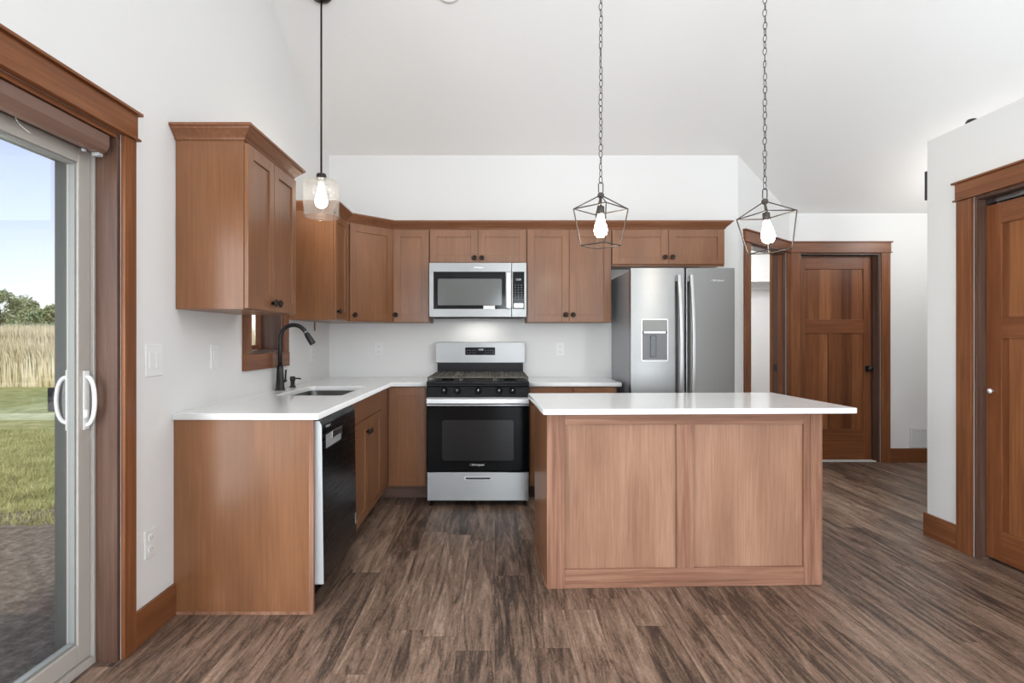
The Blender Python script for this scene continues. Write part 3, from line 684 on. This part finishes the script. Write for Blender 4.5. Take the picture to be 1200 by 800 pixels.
# sink bowl
sk = thing('sink', 'stainless undermount sink in the white counter', 'sink', ((SX0+SX1)/2, (SY0_+SY1_)/2, .66))
sx, sy, sz = sk.location
ro = rrect(SX0-.012-sx, SX1+.012-sx, SY0_-.012-sy, SY1_+.012-sy, .05); ri = rrect(SX0+.004-sx, SX1-.004-sx, SY0_+.004-sy, SY1_-.004-sy, .045); rb_ = rrect(SX0+.02-sx, SX1-.02-sx, SY0_+.02-sy, SY1_-.02-sy, .05)
b = B(); n = len(ro)
rings = [(ro, .216), (ri, .216), (ri, .10), (rb_, .010), (rb_, .004), (ro, .200)]
for r, z in rings: b.v += [(p[0], p[1], z) for p in r]
for a in (0, 1, 2): 
    for i in range(n): j = (i+1) % n; b.f.append((a*n+i, a*n+j, (a+1)*n+j, (a+1)*n+i)); b.sm.append(False)
b.f.append(tuple(3*n+i for i in range(n))); b.sm.append(False)
mk('bowl', b, 'steel', sk)
mk('drain', B().lathe([(.042,.011),(.042,.014),(.030,.014),(.026,.012),(0,.012)], (0, .1, 0)), 'handle', sk)
# faucet
fa = thing('faucet', 'tall black gooseneck pull-down faucet beside the sink', 'faucet', (-1.396, 3.66, CT1+.0005))
mk('body', B().lathe([(.033,0),(.033,.006),(.028,.010),(.020,.150),(.018,.160)]), 'matblack', fa)
R_ = .088; pts = [(0,0,.158), (0,0,.25), (0,0,.335)]
for i in range(1, 19):
    t = PI - math.radians(152)*i/18; pts.append((R_+R_*math.cos(t), 0, .335+R_*math.sin(t)))
mk('spout', B().tube(pts, .0138, 14), 'matblack', fa)
e = Vector(pts[-1]); d = (Vector(pts[-1])-Vector(pts[-2])).normalized()
mk('spray_head', B().tube([e, e+d*.012, e+d*.02, e+d*.085, e+d*.09], [.0135,.015,.018,.0205,.018], 16), 'matblack', fa)
mk('collar', B().tube([e-d*.003, e+d*.006], .0145, 14), 'handle', fa)
mk('lever', B().tube([(.012,.0,.055), (.014,.055,.058)], .011, 12).tube([(.014,.052,.058), (.016,.058,.13)], .006, 10), 'matblack', fa)
so = thing('soap_dispenser', 'small black soap dispenser pump behind the sink', 'soap dispenser', (-1.390, 3.87, CT1+.0005))
mk('body', B().lathe([(.022,0),(.022,.006),(.015,.010),(.014,.042),(.018,.046),(.018,.072),(.008,.076)]), 'matblack', so)
mk('spout', B().tube([(0,0,.062), (.052,0,.060), (.056,0,.056)], .005, 10), 'matblack', so)

# ------------------------------------------------------------------ range
RX0, RX1 = -.506, .254; RW = RX1-RX0; RYF = 4.175
rg = thing('gas_range', 'stainless and black gas range between the counters', 'range', ((RX0+RX1)/2, RYF, 0)); hw = RW/2
mk('body', B().box(-hw+.003, hw-.003, .045, .735, .035, .905), 'black', rg, bev=.002)
b = B(); b.box(-hw+.002, hw-.002, 0, .043, .040, .252); b2 = b
dwr = mk('drawer', b, 'steel', rg, bev=.004)
b = B().prism(rrect(-.105, .105, .195, .222, .0134), 'y', -.003, .0005); hd = mk('drawer_pull', b, 'handle', dwr, bev=.001)
mk('pull_recess', B().prism(rrect(-.092, .092, .201, .214, .006), 'y', -.0045, -.0031), 'blackst', hd)
od = mk('oven_door', B().box(-hw+.002, hw-.002, -.004, .043, .262, .742), 'blackglass', rg, bev=.004)
b = B().prism(rrect(-.265, .265, .34, .64, .02), 'y', -.0055, -.0042); mk('oven_window', b, 'ovenglass', od)
brand(od, (0, -.0058, .308), (PI/2, 0, 0), .022)
b = B()
b.prism([(-.060,.760),(-.064,.770),(-.064,.800),(-.058,.808),(-.046,.806),(-.046,.760)], 'x', -hw+.004, hw-.004)
b.box(-hw+.02, -hw+.05, -.047, -.003, .765, .800); b.box(hw-.05, hw-.02, -.047, -.003, .765, .800)
mk('door_handle', b, 'handle', od, bev=.003)
mk('trim_strip', B().box(-hw+.002, hw-.002, -.003, .043, .744, .808), 'steel_dk', rg, bev=.001)
cp = mk('control_panel', B().prism([(-.012,.812),(.043,.812),(.043,.905),(.012,.905)], 'x', -hw+.002, hw-.002), 'black', rg, bev=.002)
for kx in (520.8, 536, 560.7, 585, 600.5):
    x = (kx-560.2)/158
    kb = mk('knob', B().lathe([(.024,-.004),(.024,-.014),(.020,-.018),(.020,-.036),(.016,-.040),(0,-.040)], (x, .002, .858), 'y', 20).box(x-.004, x+.004, -.046, -.034, .842, .874), 'black', rg, bev=.001)
    mk('knob_mark', B().box(x-.0012, x+.0012, -.0468, -.0461, .858, .873), 'logo', kb)
mk('cooktop', B().box(-hw, hw, -.016, .66, .906, .926).box(-hw, hw, -.016, .0, .890, .9055), 'black', rg, bev=.004)
for (cx, cy) in ((-.24,.17),(-.24,.47),(0,.32),(.24,.17),(.24,.47)):
    mk('burner', B().lathe([(.05,.9265),(.05,.934),(.036,.935),(.036,.943),(0,.944)], (cx, cy, 0)), 'black', rg)
for gi in range(3):
    a, c = -hw+.004+gi*(RW-.008)/3+.002, -hw+.004+(gi+1)*(RW-.008)/3-.002
    b = B(); z0, z1 = .948, .960
    b.box(a, a+.012, .005, .635, z0, z1); b.box(c-.012, c, .005, .635, z0, z1); b.box(a+.012, c-.012, .005, .017, z0, z1); b.box(a+.012, c-.012, .623, .635, z0, z1)
    for k in range(1, 6): xx = a+(c-a)*k/6; b.box(xx-.005, xx+.005, .017, .623, z0, z1)
    for k in range(1, 4): yy = .005+.63*k/4; b.box(a+.012, c-.012, yy-.006, yy+.006, z0-.002, z1-.001)
    for (fx, fy) in ((a, .005), (c-.012, .005), (a, .623), (c-.012, .623)): b.box(fx, fx+.012, fy, fy+.012, .9265, z0)
    mk('grate', b, 'iron', rg, bev=.002)
bk = mk('backguard', B().box(-hw+.012, hw-.012, .662, .735, .906, 1.040), 'black', rg, bev=.003)
bp = mk('backguard_panel', B().prism(rrect(-hw-.004, hw+.004, 1.036, 1.212, .014), 'y', .640, .735), 'steel', rg, bev=.003)
dp = mk('display', B().prism(rrect(-.128, .128, 1.103, 1.168, .006), 'y', .6375, .6399), 'blackglass', bp)
text('clock_digits', '12:00', .020, 'lcd', dp, (.005, .637, 1.148), (PI/2, 0, 0))
for r in range(2):
    for k in range(4):
        for sd in (-1, 1):
            x = sd*(.045+.022*k); mk('display_button', B().box(x-.004, x+.004, .6365, .6374, 1.118+.022*r, 1.122+.022*r), 'logo_dk', dp)
for (fx, fy) in ((-hw+.03,.03),(hw-.03,.03),(-hw+.03,.70),(hw-.03,.70)): mk('foot', B().lathe([(.012,0),(.012,.006),(.006,.010),(.006,.036)], (fx, fy, 0)), 'black', rg)

# ------------------------------------------------------------------ microwave
MX0, MX1, MY, MZ0, MZ1 = -.523, .251, 4.485, 1.416, 1.846
mw = thing('microwave', 'stainless over-the-range microwave with black window', 'microwave', ((MX0+MX1)/2, MY, MZ0)); hw = (MX1-MX0)/2; H = MZ1-MZ0
q = MY/660
def mx(p): return (p-580)*q-(MX0+MX1)/2
def mz(p): return 1.24+(397-p)*q-MZ0
mk('body', B().box(-hw+.004, hw-.004, .035, YB-.004-MY, .004, H-.002), 'black', mw)
b = B(); b.box(-hw, mx(599.3), 0, .034, mz(318.3), H); b.box(-hw, mx(599.3), 0, .034, 0, mz(361.8)); b.box(-hw, mx(508), 0, .034, mz(361.8), mz(318.3)); b.box(mx(592.5), mx(599.3), 0, .034, mz(361.8), mz(318.3))
md = mk('door', b, 'steel', mw, bev=.001)
mk('window', B().box(mx(508), mx(592.5), .003, .02, mz(361.8), mz(318.3)), 'blackglass', md)
mk('window_screen', B().prism(rrect(mx(513), mx(588), mz(357.5), mz(326.5), .01), 'y', .0015, .0029), 'mwglass', md)
b = B().box(mx(593), mx(598.6), -.034, -.022, mz(361.5), mz(320)); b.box(mx(594), mx(597.6), -.022, -.0005, mz(325), mz(322)); b.box(mx(594), mx(597.6), -.022, -.0005, mz(360), mz(357))
mk('handle', b, 'handle', md, bev=.004)
brand(md, (mx(561), -.0004, mz(313.3)), (PI/2, 0, 0), .017, 'logo')
mk('sticker', B().box(mx(566.5), mx(580), -.0012, .0014, mz(362), mz(358)), 'paper', md)
b = B(); b.box(mx(600), hw, 0, .034, mz(318.3), H); b.box(mx(600), hw, 0, .034, 0, mz(361.8)); b.box(mx(614.3), hw, 0, .034, mz(361.8), mz(318.3)); b.box(mx(600), mx(601), 0, .034, mz(361.8), mz(318.3))
cpn = mk('control_frame', b, 'steel', mw, bev=.001)
pnl = mk('keypad', B().box(mx(601), mx(614.3), .001, .02, mz(361.8), mz(318.3)), 'blackglass', mw)
text('clock_digits', '12:00', .020, 'lcd', pnl, (mx(607.5), .0006, mz(327.5)), (PI/2, 0, 0))
b = B()
for r in range(7):
    for k in range(3): x = mx(604)+.024*k; z = mz(334)-.019*r; b.box(x-.005, x+.005, -.0002, .0009, z-.002, z+.002)
mk('keys', b, 'logo_dk', pnl)
mk('keypad_sticker', B().prism(rrect(mx(602), mx(613.5), mz(360.5), mz(355), .008), 'y', -.0012, .0008), 'paper', pnl)
mk('vent_grille', B().box(-hw+.03, hw-.03, .04, .20, -.012, .003), 'black', mw, bev=.002)
l = light('microwave_task_lamp', 'AREA', ((MX0+MX1)/2, MY+.30, MZ0-.016), (0, 0, 0), .5, (1,.97,.92), (.30, .06))

# ------------------------------------------------------------------ refrigerator
FX0, FX1, FY, FZ = 1.009, 1.779, 4.177, 1.766
fr = thing('refrigerator', 'stainless side-by-side refrigerator with ice and water dispenser', 'refrigerator', ((FX0+FX1)/2, FY, 0)); hw = (FX1-FX0)/2
mk('body', B().box(-hw+.004, hw-.004, .070, .715, .02, FZ-.012), 'steel_side', fr, bev=.004)
q = FY/660
def fx(p): return (p-580)*q-(FX0+FX1)/2
def fz(p): return 1.24+(397-p)*q
dx0, dx1, dz0, dz1 = fx(752), fx(782.3), fz(422.8), fz(374)
b = B(); xs = fx(801.8)
b.box(-hw, dx0, 0, .065, .07, FZ); b.box(dx1, xs, 0, .065, .07, FZ); b.box(dx0, dx1, 0, .065, .07, dz0); b.box(dx0, dx1, 0, .065, dz1, FZ); b.box(dx0, dx1, .058, .065, dz0, dz1)
bmx = mk('freezer_door', b, 'steel', fr)
rdo = mk('fridge_door', B().box(fx(804.2), hw, 0, .065, .07, FZ), 'steel', fr, bev=.004)
mk('kick_grille', B().box(-hw+.01, hw-.01, .03, .07, .005, .065), 'black', fr)
# dispenser
dz = mk('dispenser_frame', B().prism(rrect(dx0-.003, dx1+.003, dz0-.003, dz1+.003, .012), 'y', -.003, -.0005), 'logo', bmx)
# ring only: punch centre by separate inner panels set in front
mk('dispenser_recess', B().prism(rrect(dx0+.003, dx1-.003, dz0+.003, fz(391), .006), 'y', -.0042, -.0031), 'recess', bmx)
mk('dispenser_panel', B().prism(rrect(dx0+.003, dx1-.003, fz(388), dz1-.003, .006), 'y', -.0046, -.0031), 'bead', bmx)
mk('dispenser_lip', B().box(dx0+.014, dx1-.016, -.013, -.004, fz(390.5), fz(388.3)), 'logo', bmx, bev=.001)
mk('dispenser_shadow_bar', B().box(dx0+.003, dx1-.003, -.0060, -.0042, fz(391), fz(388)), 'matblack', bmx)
mk('paddle', B().box(dx0+.062, dx0+.105, -.013, -.0043, fz(418), fz(393)), 'blackst', bmx, bev=.003)
mk('drip_tray', B().box(dx0+.01, dx1-.01, -.011, -.0043, dz0+.005, dz0+.012), 'steel_side', bmx, bev=.001)
def fhandle(name, par, xc, sgn):
    pts = []; z0, z1 = .62, fz(322.5)
    for i in range(21):
        t = i/20; pts.append((xc + sgn*.012*(4*t*(1-t)), -.034-.026*(4*t*(1-t)), z0+(z1-z0)*t))
    b = B(); n0 = 0
    prev = None
    for p in pts:
        b.v += [(p[0]-.014, p[1]+.007, p[2]), (p[0]-.010, p[1]-.007, p[2]), (p[0]+.010, p[1]-.007, p[2]), (p[0]+.014, p[1]+.007, p[2])]
    for i in range(20):
        for j in range(4): j2 = (j+1) % 4; b.f.append((i*4+j, i*4+j2, i*4+4+j2, i*4+4+j)); b.sm.append(False)
    b.f.append((3,2,1,0)); b.f.append((80,81,82,83)); b.sm += [False]*2
    b.box(xc-.011, xc+.011, -.032, -.0005, z0+.005, z0+.045); b.box(xc-.011, xc+.011, -.032, -.0005, z1-.045, z1-.005)
    return mk(name, b, 'handle', par, bev=.002)
fhandle('handle', bmx, fx(793.8), 1); fhandle('handle', rdo, fx(808.2), 1)
brand(rdo, (fx(842), -.0006, fz(328.5)), (PI/2, 0, 0), .020, 'logo')

# ------------------------------------------------------------------ island
ir = math.radians(2.0)
isl = thing('kitchen_island', 'brown kitchen island base with two framed front panels', 'island', (.2585, 2.793, 0), ir)
IW, ID, IT = 1.395, .58, .880
mk('body', B().box(.012, IW-.012, .022, ID, .0, IT), 'island', isl, bev=.001)
mk('panel', B().box(.085, .655, .017, .0215, .09, .815), 'island', isl)
mk('panel', B().box(.735, 1.305, .017, .0215, .09, .815), 'island', isl)
for a, c in ((0, .088), (.650, .739), (1.300, 1.333), (1.3345, IW)):
    mk('stile', B().box(a, c, 0 if a != .65 else .001, .0115 if a == .65 else .0215, .0 if a != .65 else .094, IT if a != .65 else .812), 'island_f', isl, bev=.0015)
mk('rail', B().box(.0885, 1.2995, .001, .0115, .812, IT), 'island_fx', isl, bev=.0015)
mk('rail', B().box(.0885, 1.2995, .001, .0115, 0, .094), 'island_fx', isl, bev=.0015)
mk('side_panel', B().box(0, .0115, .022, ID, 0, IT), 'cab', isl, bev=.001); mk('side_panel', B().box(IW-.0115, IW, .022, ID, 0, IT), 'cab', isl, bev=.001)
mk('shoe_strip', B().box(-.007, -.0003, .02, ID, 0, .018), 'island_f', isl, bev=.001)
b = B(); 
shk = B()
for i in range(3):
    # doors on the range side
    a = .02+i*.455; o_ = mk('door', B().box(a, a+.445, ID+.001, ID+.02, .11, .86), 'cab', isl, bev=.002)
ic = tag(slab('countertop', [rrect(0, 1.52, 0, .79, .012, 4)], .881, .908, 'quartz', .004, loc=(.228, 2.655, 0), rot=(0, 0, ir)), 'large white island top overhanging on the right', 'countertop')

# ------------------------------------------------------------------ pendants
def bulb(b, zt, k=1.0):    # tip down, from socket at zt
    return b.lathe([(.012*k, zt), (.014*k, zt-.012*k), (.020*k, zt-.030*k), (.029*k, zt-.060*k), (.032*k, zt-.080*k), (.028*k, zt-.098*k), (.016*k, zt-.110*k), (0, zt-.114*k)], (0,0,0), 'z', 20)
def chain(b, z0, z1, cx=0, cy=0):
    step = .034; n = int((z1-z0)/step); rr = random.Random(3)
    for i in range(n+1):
        z = z0 + i*(z1-z0)/n; a = (i % 2)*PI/2 + rr.uniform(-.5, .5) + .6; ca, sa = math.cos(a), math.sin(a); wob = rr.uniform(-.0015, .0015)
        pts = []
        for k in range(12):
            t = 2*PI*k/12; u = .0098*math.cos(t); pts.append((cx+u*ca+wob, cy+u*sa, z+.0205*math.sin(t)))
        b.tube(pts, .0021, 6, closed=True)
def cage_pendant(lab, x, y, zhub, spin, tilt):
    p = thing('cage_pendant', lab, 'pendant lamp', (x, y, zhub), 0, 'wire cage pendants over the island')
    Rt, Rb, zt, zb = .147, .108, -.075, -.272
    def cor(r, z): return [Vector((r*math.cos(spin+k*PI/2), r*math.sin(spin+k*PI/2), z)) for k in range(4)]
    T, Bo = cor(Rt, zt), cor(Rb, zb); b = B(); r = .0034
    for k in range(4):
        b.tube([T[k], T[(k+1)%4]], r, 6, smooth=False); b.tube([Bo[k], Bo[(k+1)%4]], r, 6, smooth=False); b.tube([T[k], Bo[k]], r, 6, smooth=False); b.tube([Vector((0,0,.0)), T[k]], r, 6, smooth=False)
    cg = mk('cage', b, 'pend', p, rot=(0, tilt, 0))
    b = B().lathe([(.010,.012),(.016,.008),(.018,-.004),(.013,-.014),(.006,-.018),(.006,-.060),(.019,-.062),(.020,-.100),(.016,-.104)])
    mk('socket', b, 'pend', p, rot=(0, tilt, 0))
    mk('bulb', bulb(B(), -.102, 1.12), 'bulb', p, rot=(0, tilt, 0))
    ztop = zc(y)-zhub
    b = B(); pts = [(.009,0,.012), (.012,0,.020), (.012,0,.060), (.006,0,.068), (-.006,0,.068), (-.012,0,.060), (-.012,0,.020), (-.009,0,.012)]
    b.tube(pts, .003, 6, closed=True); mk('loop', b, 'pend', p)
    b = B(); chain(b, .082, ztop-.055); mk('chain', b, 'pend', p)
    mk('canopy', B().lathe([(.008,ztop-.05),(.012,ztop-.038),(.06,ztop-.030),(.064,ztop-.012),(.064,ztop+.0)]), 'pend', p)
YP = 3.04
def zp(py, y): return 1.24+(397-py)*y/660
cage_pendant('wire cage pendant over the left half of the island', (704-580)*YP/660, YP, zp(228.5, YP), math.radians(-100+10), 0)
cage_pendant('wire cage pendant over the right side of the island, slightly tilted', (896.3-580)*YP/660, YP, zp(235.7, YP), math.radians(-114), math.radians(-5.5))
# glass pendant above sink
YG = 3.60
gx = (376.5-580)*YG/660; gz = zp(254, YG)
gp = thing('glass_pendant', 'glass cylinder pendant on a dark rod above the sink', 'pendant lamp', (gx, YG, gz))
mk('shade', B().lathe([(.1115,.0),(.1115,.20),(.106,.218),(.090,.232),(.03,.236),(.03,.233),(.088,.229),(.103,.216),(.1085,.20),(.1085,.0),(.1115,0)], n=40), 'shade', gp)
mk('shade_rim', B().tube([(.1115*math.cos(2*PI*i/40), .1115*math.sin(2*PI*i/40), 0) for i in range(40)], .002, 6, closed=True), 'shade', gp)
mk('socket_cap', B().lathe([(.032,.238),(.032,.262),(.028,.274),(.012,.278)]), 'bronze', gp)
mk('socket', B().lathe([(.020,.195),(.020,.237)]), 'logo', gp)
mk('bulb', bulb(B(), .194, 1.22), 'bulb', gp)
zt = zc(YG)-gz
mk('rod', B().tube([(0,0,.278),(0,0,zt-.04)], .0062, 10), 'bronze', gp)
mk('canopy', B().lathe([(.012,zt-.06),(.05,zt-.045),(.068,zt-.024),(.072,zt+.02)], n=28), 'bronze', gp)

# ------------------------------------------------------------------ wall plates, vent, oddments
def plate(name, lab, cat, loc, rot, wdt=.075, hgt=.118, kind='outlet'):
    p = thing(name, lab, cat, loc, rot)
    mk('cover_plate', B().box(-wdt/2, wdt/2, -.006, -.0005, -hgt/2, hgt/2), 'white_pl', p, bev=.002)
    if kind == 'outlet':
        for dz_ in (-.024, .024):
            o = mk('socket', B().prism(rrect(-.015, .015, dz_-.014, dz_+.014, .007), 'y', -.0085, -.0061), 'white_pl', p)
            mk('slots', B().box(-.0075, -.0055, -.0092, -.0086, dz_-.004, dz_+.006).box(.0055, .0075, -.0092, -.0086, dz_-.004, dz_+.006).box(-.002, .002, -.0092, -.0086, dz_-.010, dz_-.007), 'slot', o)
    else:
        n = 2 if wdt > .1 else 1
        for i in range(n):
            cx = (i-(n-1)/2)*.046; o = mk('switch', B().box(cx-.016, cx+.016, -.009, -.0061, -.033, .033), 'white_pl', p, bev=.002)
    return p
plate('light_switch', 'white double switch plate beside the sliding door', 'light switch', (XL, 2.387, 1.150), PI/2, .118, .135, 'switch')
plate('light_switch', 'small white switch plate under the near wall cabinet', 'light switch', (XL, 2.900, 1.150), PI/2, .075, .125, 'switch')
plate('outlet', 'low white wall outlet near the floor by the end panel', 'outlet', (XL, 2.360, .385), PI/2)
plate('outlet', 'white outlet on left wall beyond the sink faucet', 'outlet', (XL, 4.45, 1.12), PI/2)
plate('outlet', 'white outlet on back wall left of the range', 'outlet', (-1.015, YB, 1.152), 0)
plate('outlet', 'white outlet on back wall right of the range', 'outlet', (.570, YB, 1.152), 0)
vt = thing('wall_vent', 'white louvred vent grille low on the hallway wall', 'vent', (4.285, YH, .25), 0)
b = B(); w_, h_ = .115, .098
b.box(-w_, w_, -.012, -.001, h_-.02, h_); b.box(-w_, w_, -.012, -.001, -h_, -h_+.02); b.box(-w_, -w_+.02, -.012, -.001, -h_+.02, h_-.02); b.box(w_-.02, w_, -.012, -.001, -h_+.02, h_-.02)
mk('vent_frame', b, 'white_pl', vt, bev=.001)
b = B()
for i in range(11): z = -h_+.027+i*.0142; b.prism([(-.010, z), (-.002, z+.008), (-.002, z+.010), (-.010, z+.002)], 'x', -w_+.02, w_-.02)
mk('louvres', b, 'white_pl', vt)
tag(mk('wall_bracket', B().box(XR-.006, XR+.05, YE+.001, YE+.016, 2.118, 2.300), 'matblack', bev=.002), 'thin black plate at the upper corner of the white partition', 'bracket')
tag(mk('ledge_object', B().lathe([(.030,0),(.030,.012),(.022,.026),(0,.032)]), 'matblack', loc=(XR+.036, 3.27, BH+.0005)), 'small dark dome on top of the white partition wall', 'dome')
# recessed ceiling light at top edge
rl = thing('recessed_light', 'round white recessed ceiling light at the top edge', 'ceiling light', ((526-580)*3.60/660, 3.585, zc(3.585)))
rl.rotation_euler = (-math.atan(SL), 0, 0)
mk('trim_ring', B().lathe([(.085,-.001),(.085,-.008),(.065,-.010),(.062,-.001)]), 'white_pl', rl)

# ------------------------------------------------------------------ outdoors
GZ = -.30
struct('ground', B().box(-220, XL-TW-.02, -120, 260, GZ-.5, GZ), 'lawn', 'green mown lawn outside the glass door')
b = B(); rr = random.Random(5); ring = []
pts = [(-12.0, -8), (XL-TW-.03, -8), (XL-TW-.03, 5.6)]
edge = [(-2.6, 5.5), (-3.4, 5.35), (-4.2, 5.0), (-4.8, 4.7), (-5.6, 4.9), (-6.6, 4.4), (-8, 3.5), (-10, 2.6), (-12, 1.5)]
struct('ground_dirt', B().prism(pts+edge, 'z', GZ-.01, GZ+.012), 'dirt', 'bare grey dirt strip beside the house')
# lawn blades near edge
b = B(); rr = random.Random(11)
for i in range(9000):
    y = rr.uniform(4.6, 9.5); x = -y*rr.uniform(.74, .95); h = rr.uniform(.03, .07); a = rr.uniform(0, PI); dx_, dy_ = .006*math.cos(a), .006*math.sin(a)
    n = len(b.v); b.v += [(x-dx_, y-dy_, GZ), (x+dx_, y+dy_, GZ), (x+rr.uniform(-.03,.03), y+rr.uniform(-.03,.03), GZ+h)]; b.f.append((n, n+1, n+2)); b.sm.append(False)
o = mk('lawn_grass', b, 'lawn'); o['kind'] = 'stuff'; tag(o, 'short green grass blades at the edge of the lawn', 'grass')
b = B(); rr = random.Random(12)
for i in range(74000):
    y = 18.0 + 8*rr.random()**1.6; x = -y*(rr.uniform(.66, 1.02) if i < 26000 else rr.uniform(.3, 3.0)); h = rr.uniform(1.4, 2.15)*(1 if y > 18.6 else .75); a = rr.uniform(0, PI); wdt = rr.uniform(.012, .03)
    dx_, dy_ = wdt*math.cos(a), wdt*math.sin(a); lx, ly = rr.uniform(-.25,.25), rr.uniform(-.25,.25); n = len(b.v)
    b.v += [(x-dx_, y-dy_, GZ), (x+dx_, y+dy_, GZ), (x+dx_+lx*.4, y+dy_+ly*.4, GZ+h*.7), (x-dx_*.2+lx*.4, y-dy_*.2+ly*.4, GZ+h*.7), (x+lx, y+ly, GZ+h)]
    b.f.append((n, n+1, n+2, n+3)); b.f.append((n+3, n+2, n+4)); b.sm += [False]*2
o = mk('tall_grass', b, 'reed'); o['kind'] = 'stuff'; tag(o, 'tall pale dry grass standing beyond the lawn', 'grass')
def tree(lab, px_, Y, htop, wid, seed, name='tree'):
    rr = random.Random(seed); X = (px_-580)*Y/660; t = thing(name, lab, 'tree', (X, Y, GZ), 0, 'trees beyond the field')
    mk('trunk', B().tube([(0,0,0),(.1,0,htop*.5),(0,0,htop*.85)], [.22,.15,.05], 8), 'bark', t)
    b = B(); cl = []
    for i in range(26):
        z = htop*rr.uniform(.22, .93); rad = wid*.5*(1-(z/htop-.35)**2*1.6); a = rr.uniform(0, 2*PI); q_ = rad*math.sqrt(rr.random()); cl.append((q_*math.cos(a), q_*math.sin(a), z, rr.uniform(.5, 1.1)*wid*.16))
    for (cx, cy, cz, cr) in cl:
        for k in range(170):
            v = Vector((rr.gauss(0,1), rr.gauss(0,1), rr.gauss(0,.8))).normalized()*cr*rr.random()**.4*1.15; s_ = rr.uniform(.08, .17)
            u = Vector((rr.gauss(0,1), rr.gauss(0,1), rr.gauss(0,1))).normalized(); w2 = u.cross(Vector((rr.gauss(0,1), rr.gauss(0,1), rr.gauss(0,1)))).normalized(); c = Vector((cx,cy,cz))+v
            n = len(b.v); b.v += [tuple(c-u*s_), tuple(c+w2*s_*.5), tuple(c+u*s_), tuple(c-w2*s_*.5)]; b.f.append((n,n+1,n+2,n+3)); b.sm.append(False)
    mk('foliage', b, 'leaf', t)
tree('dense green tree at the left edge beyond the tall grass', -2, 42, 5.4, 4.2, 21)
tree('green tree beyond the tall grass, second from the left', 26, 50, 5.3, 3.6, 22)
tree('low bushy tree in the gap beyond the tall grass', 44, 57, 4.6, 3.0, 23)
tree('green tree beyond the tall grass close to the door frame', 68, 46, 5.3, 3.4, 24)
tree('far green tree mostly hidden behind the door frame', 100, 58, 5.6, 3.6, 25)
tree('green tree beyond the tall grass far left of the glass door view', -190, 46, 5.6, 4.6, 26)
tree('broad green tree further left beyond the tall grass', -420, 44, 5.0, 5.0, 27)
tree('leftmost green tree beyond the tall grass', -700, 42, 5.4, 5.0, 28)
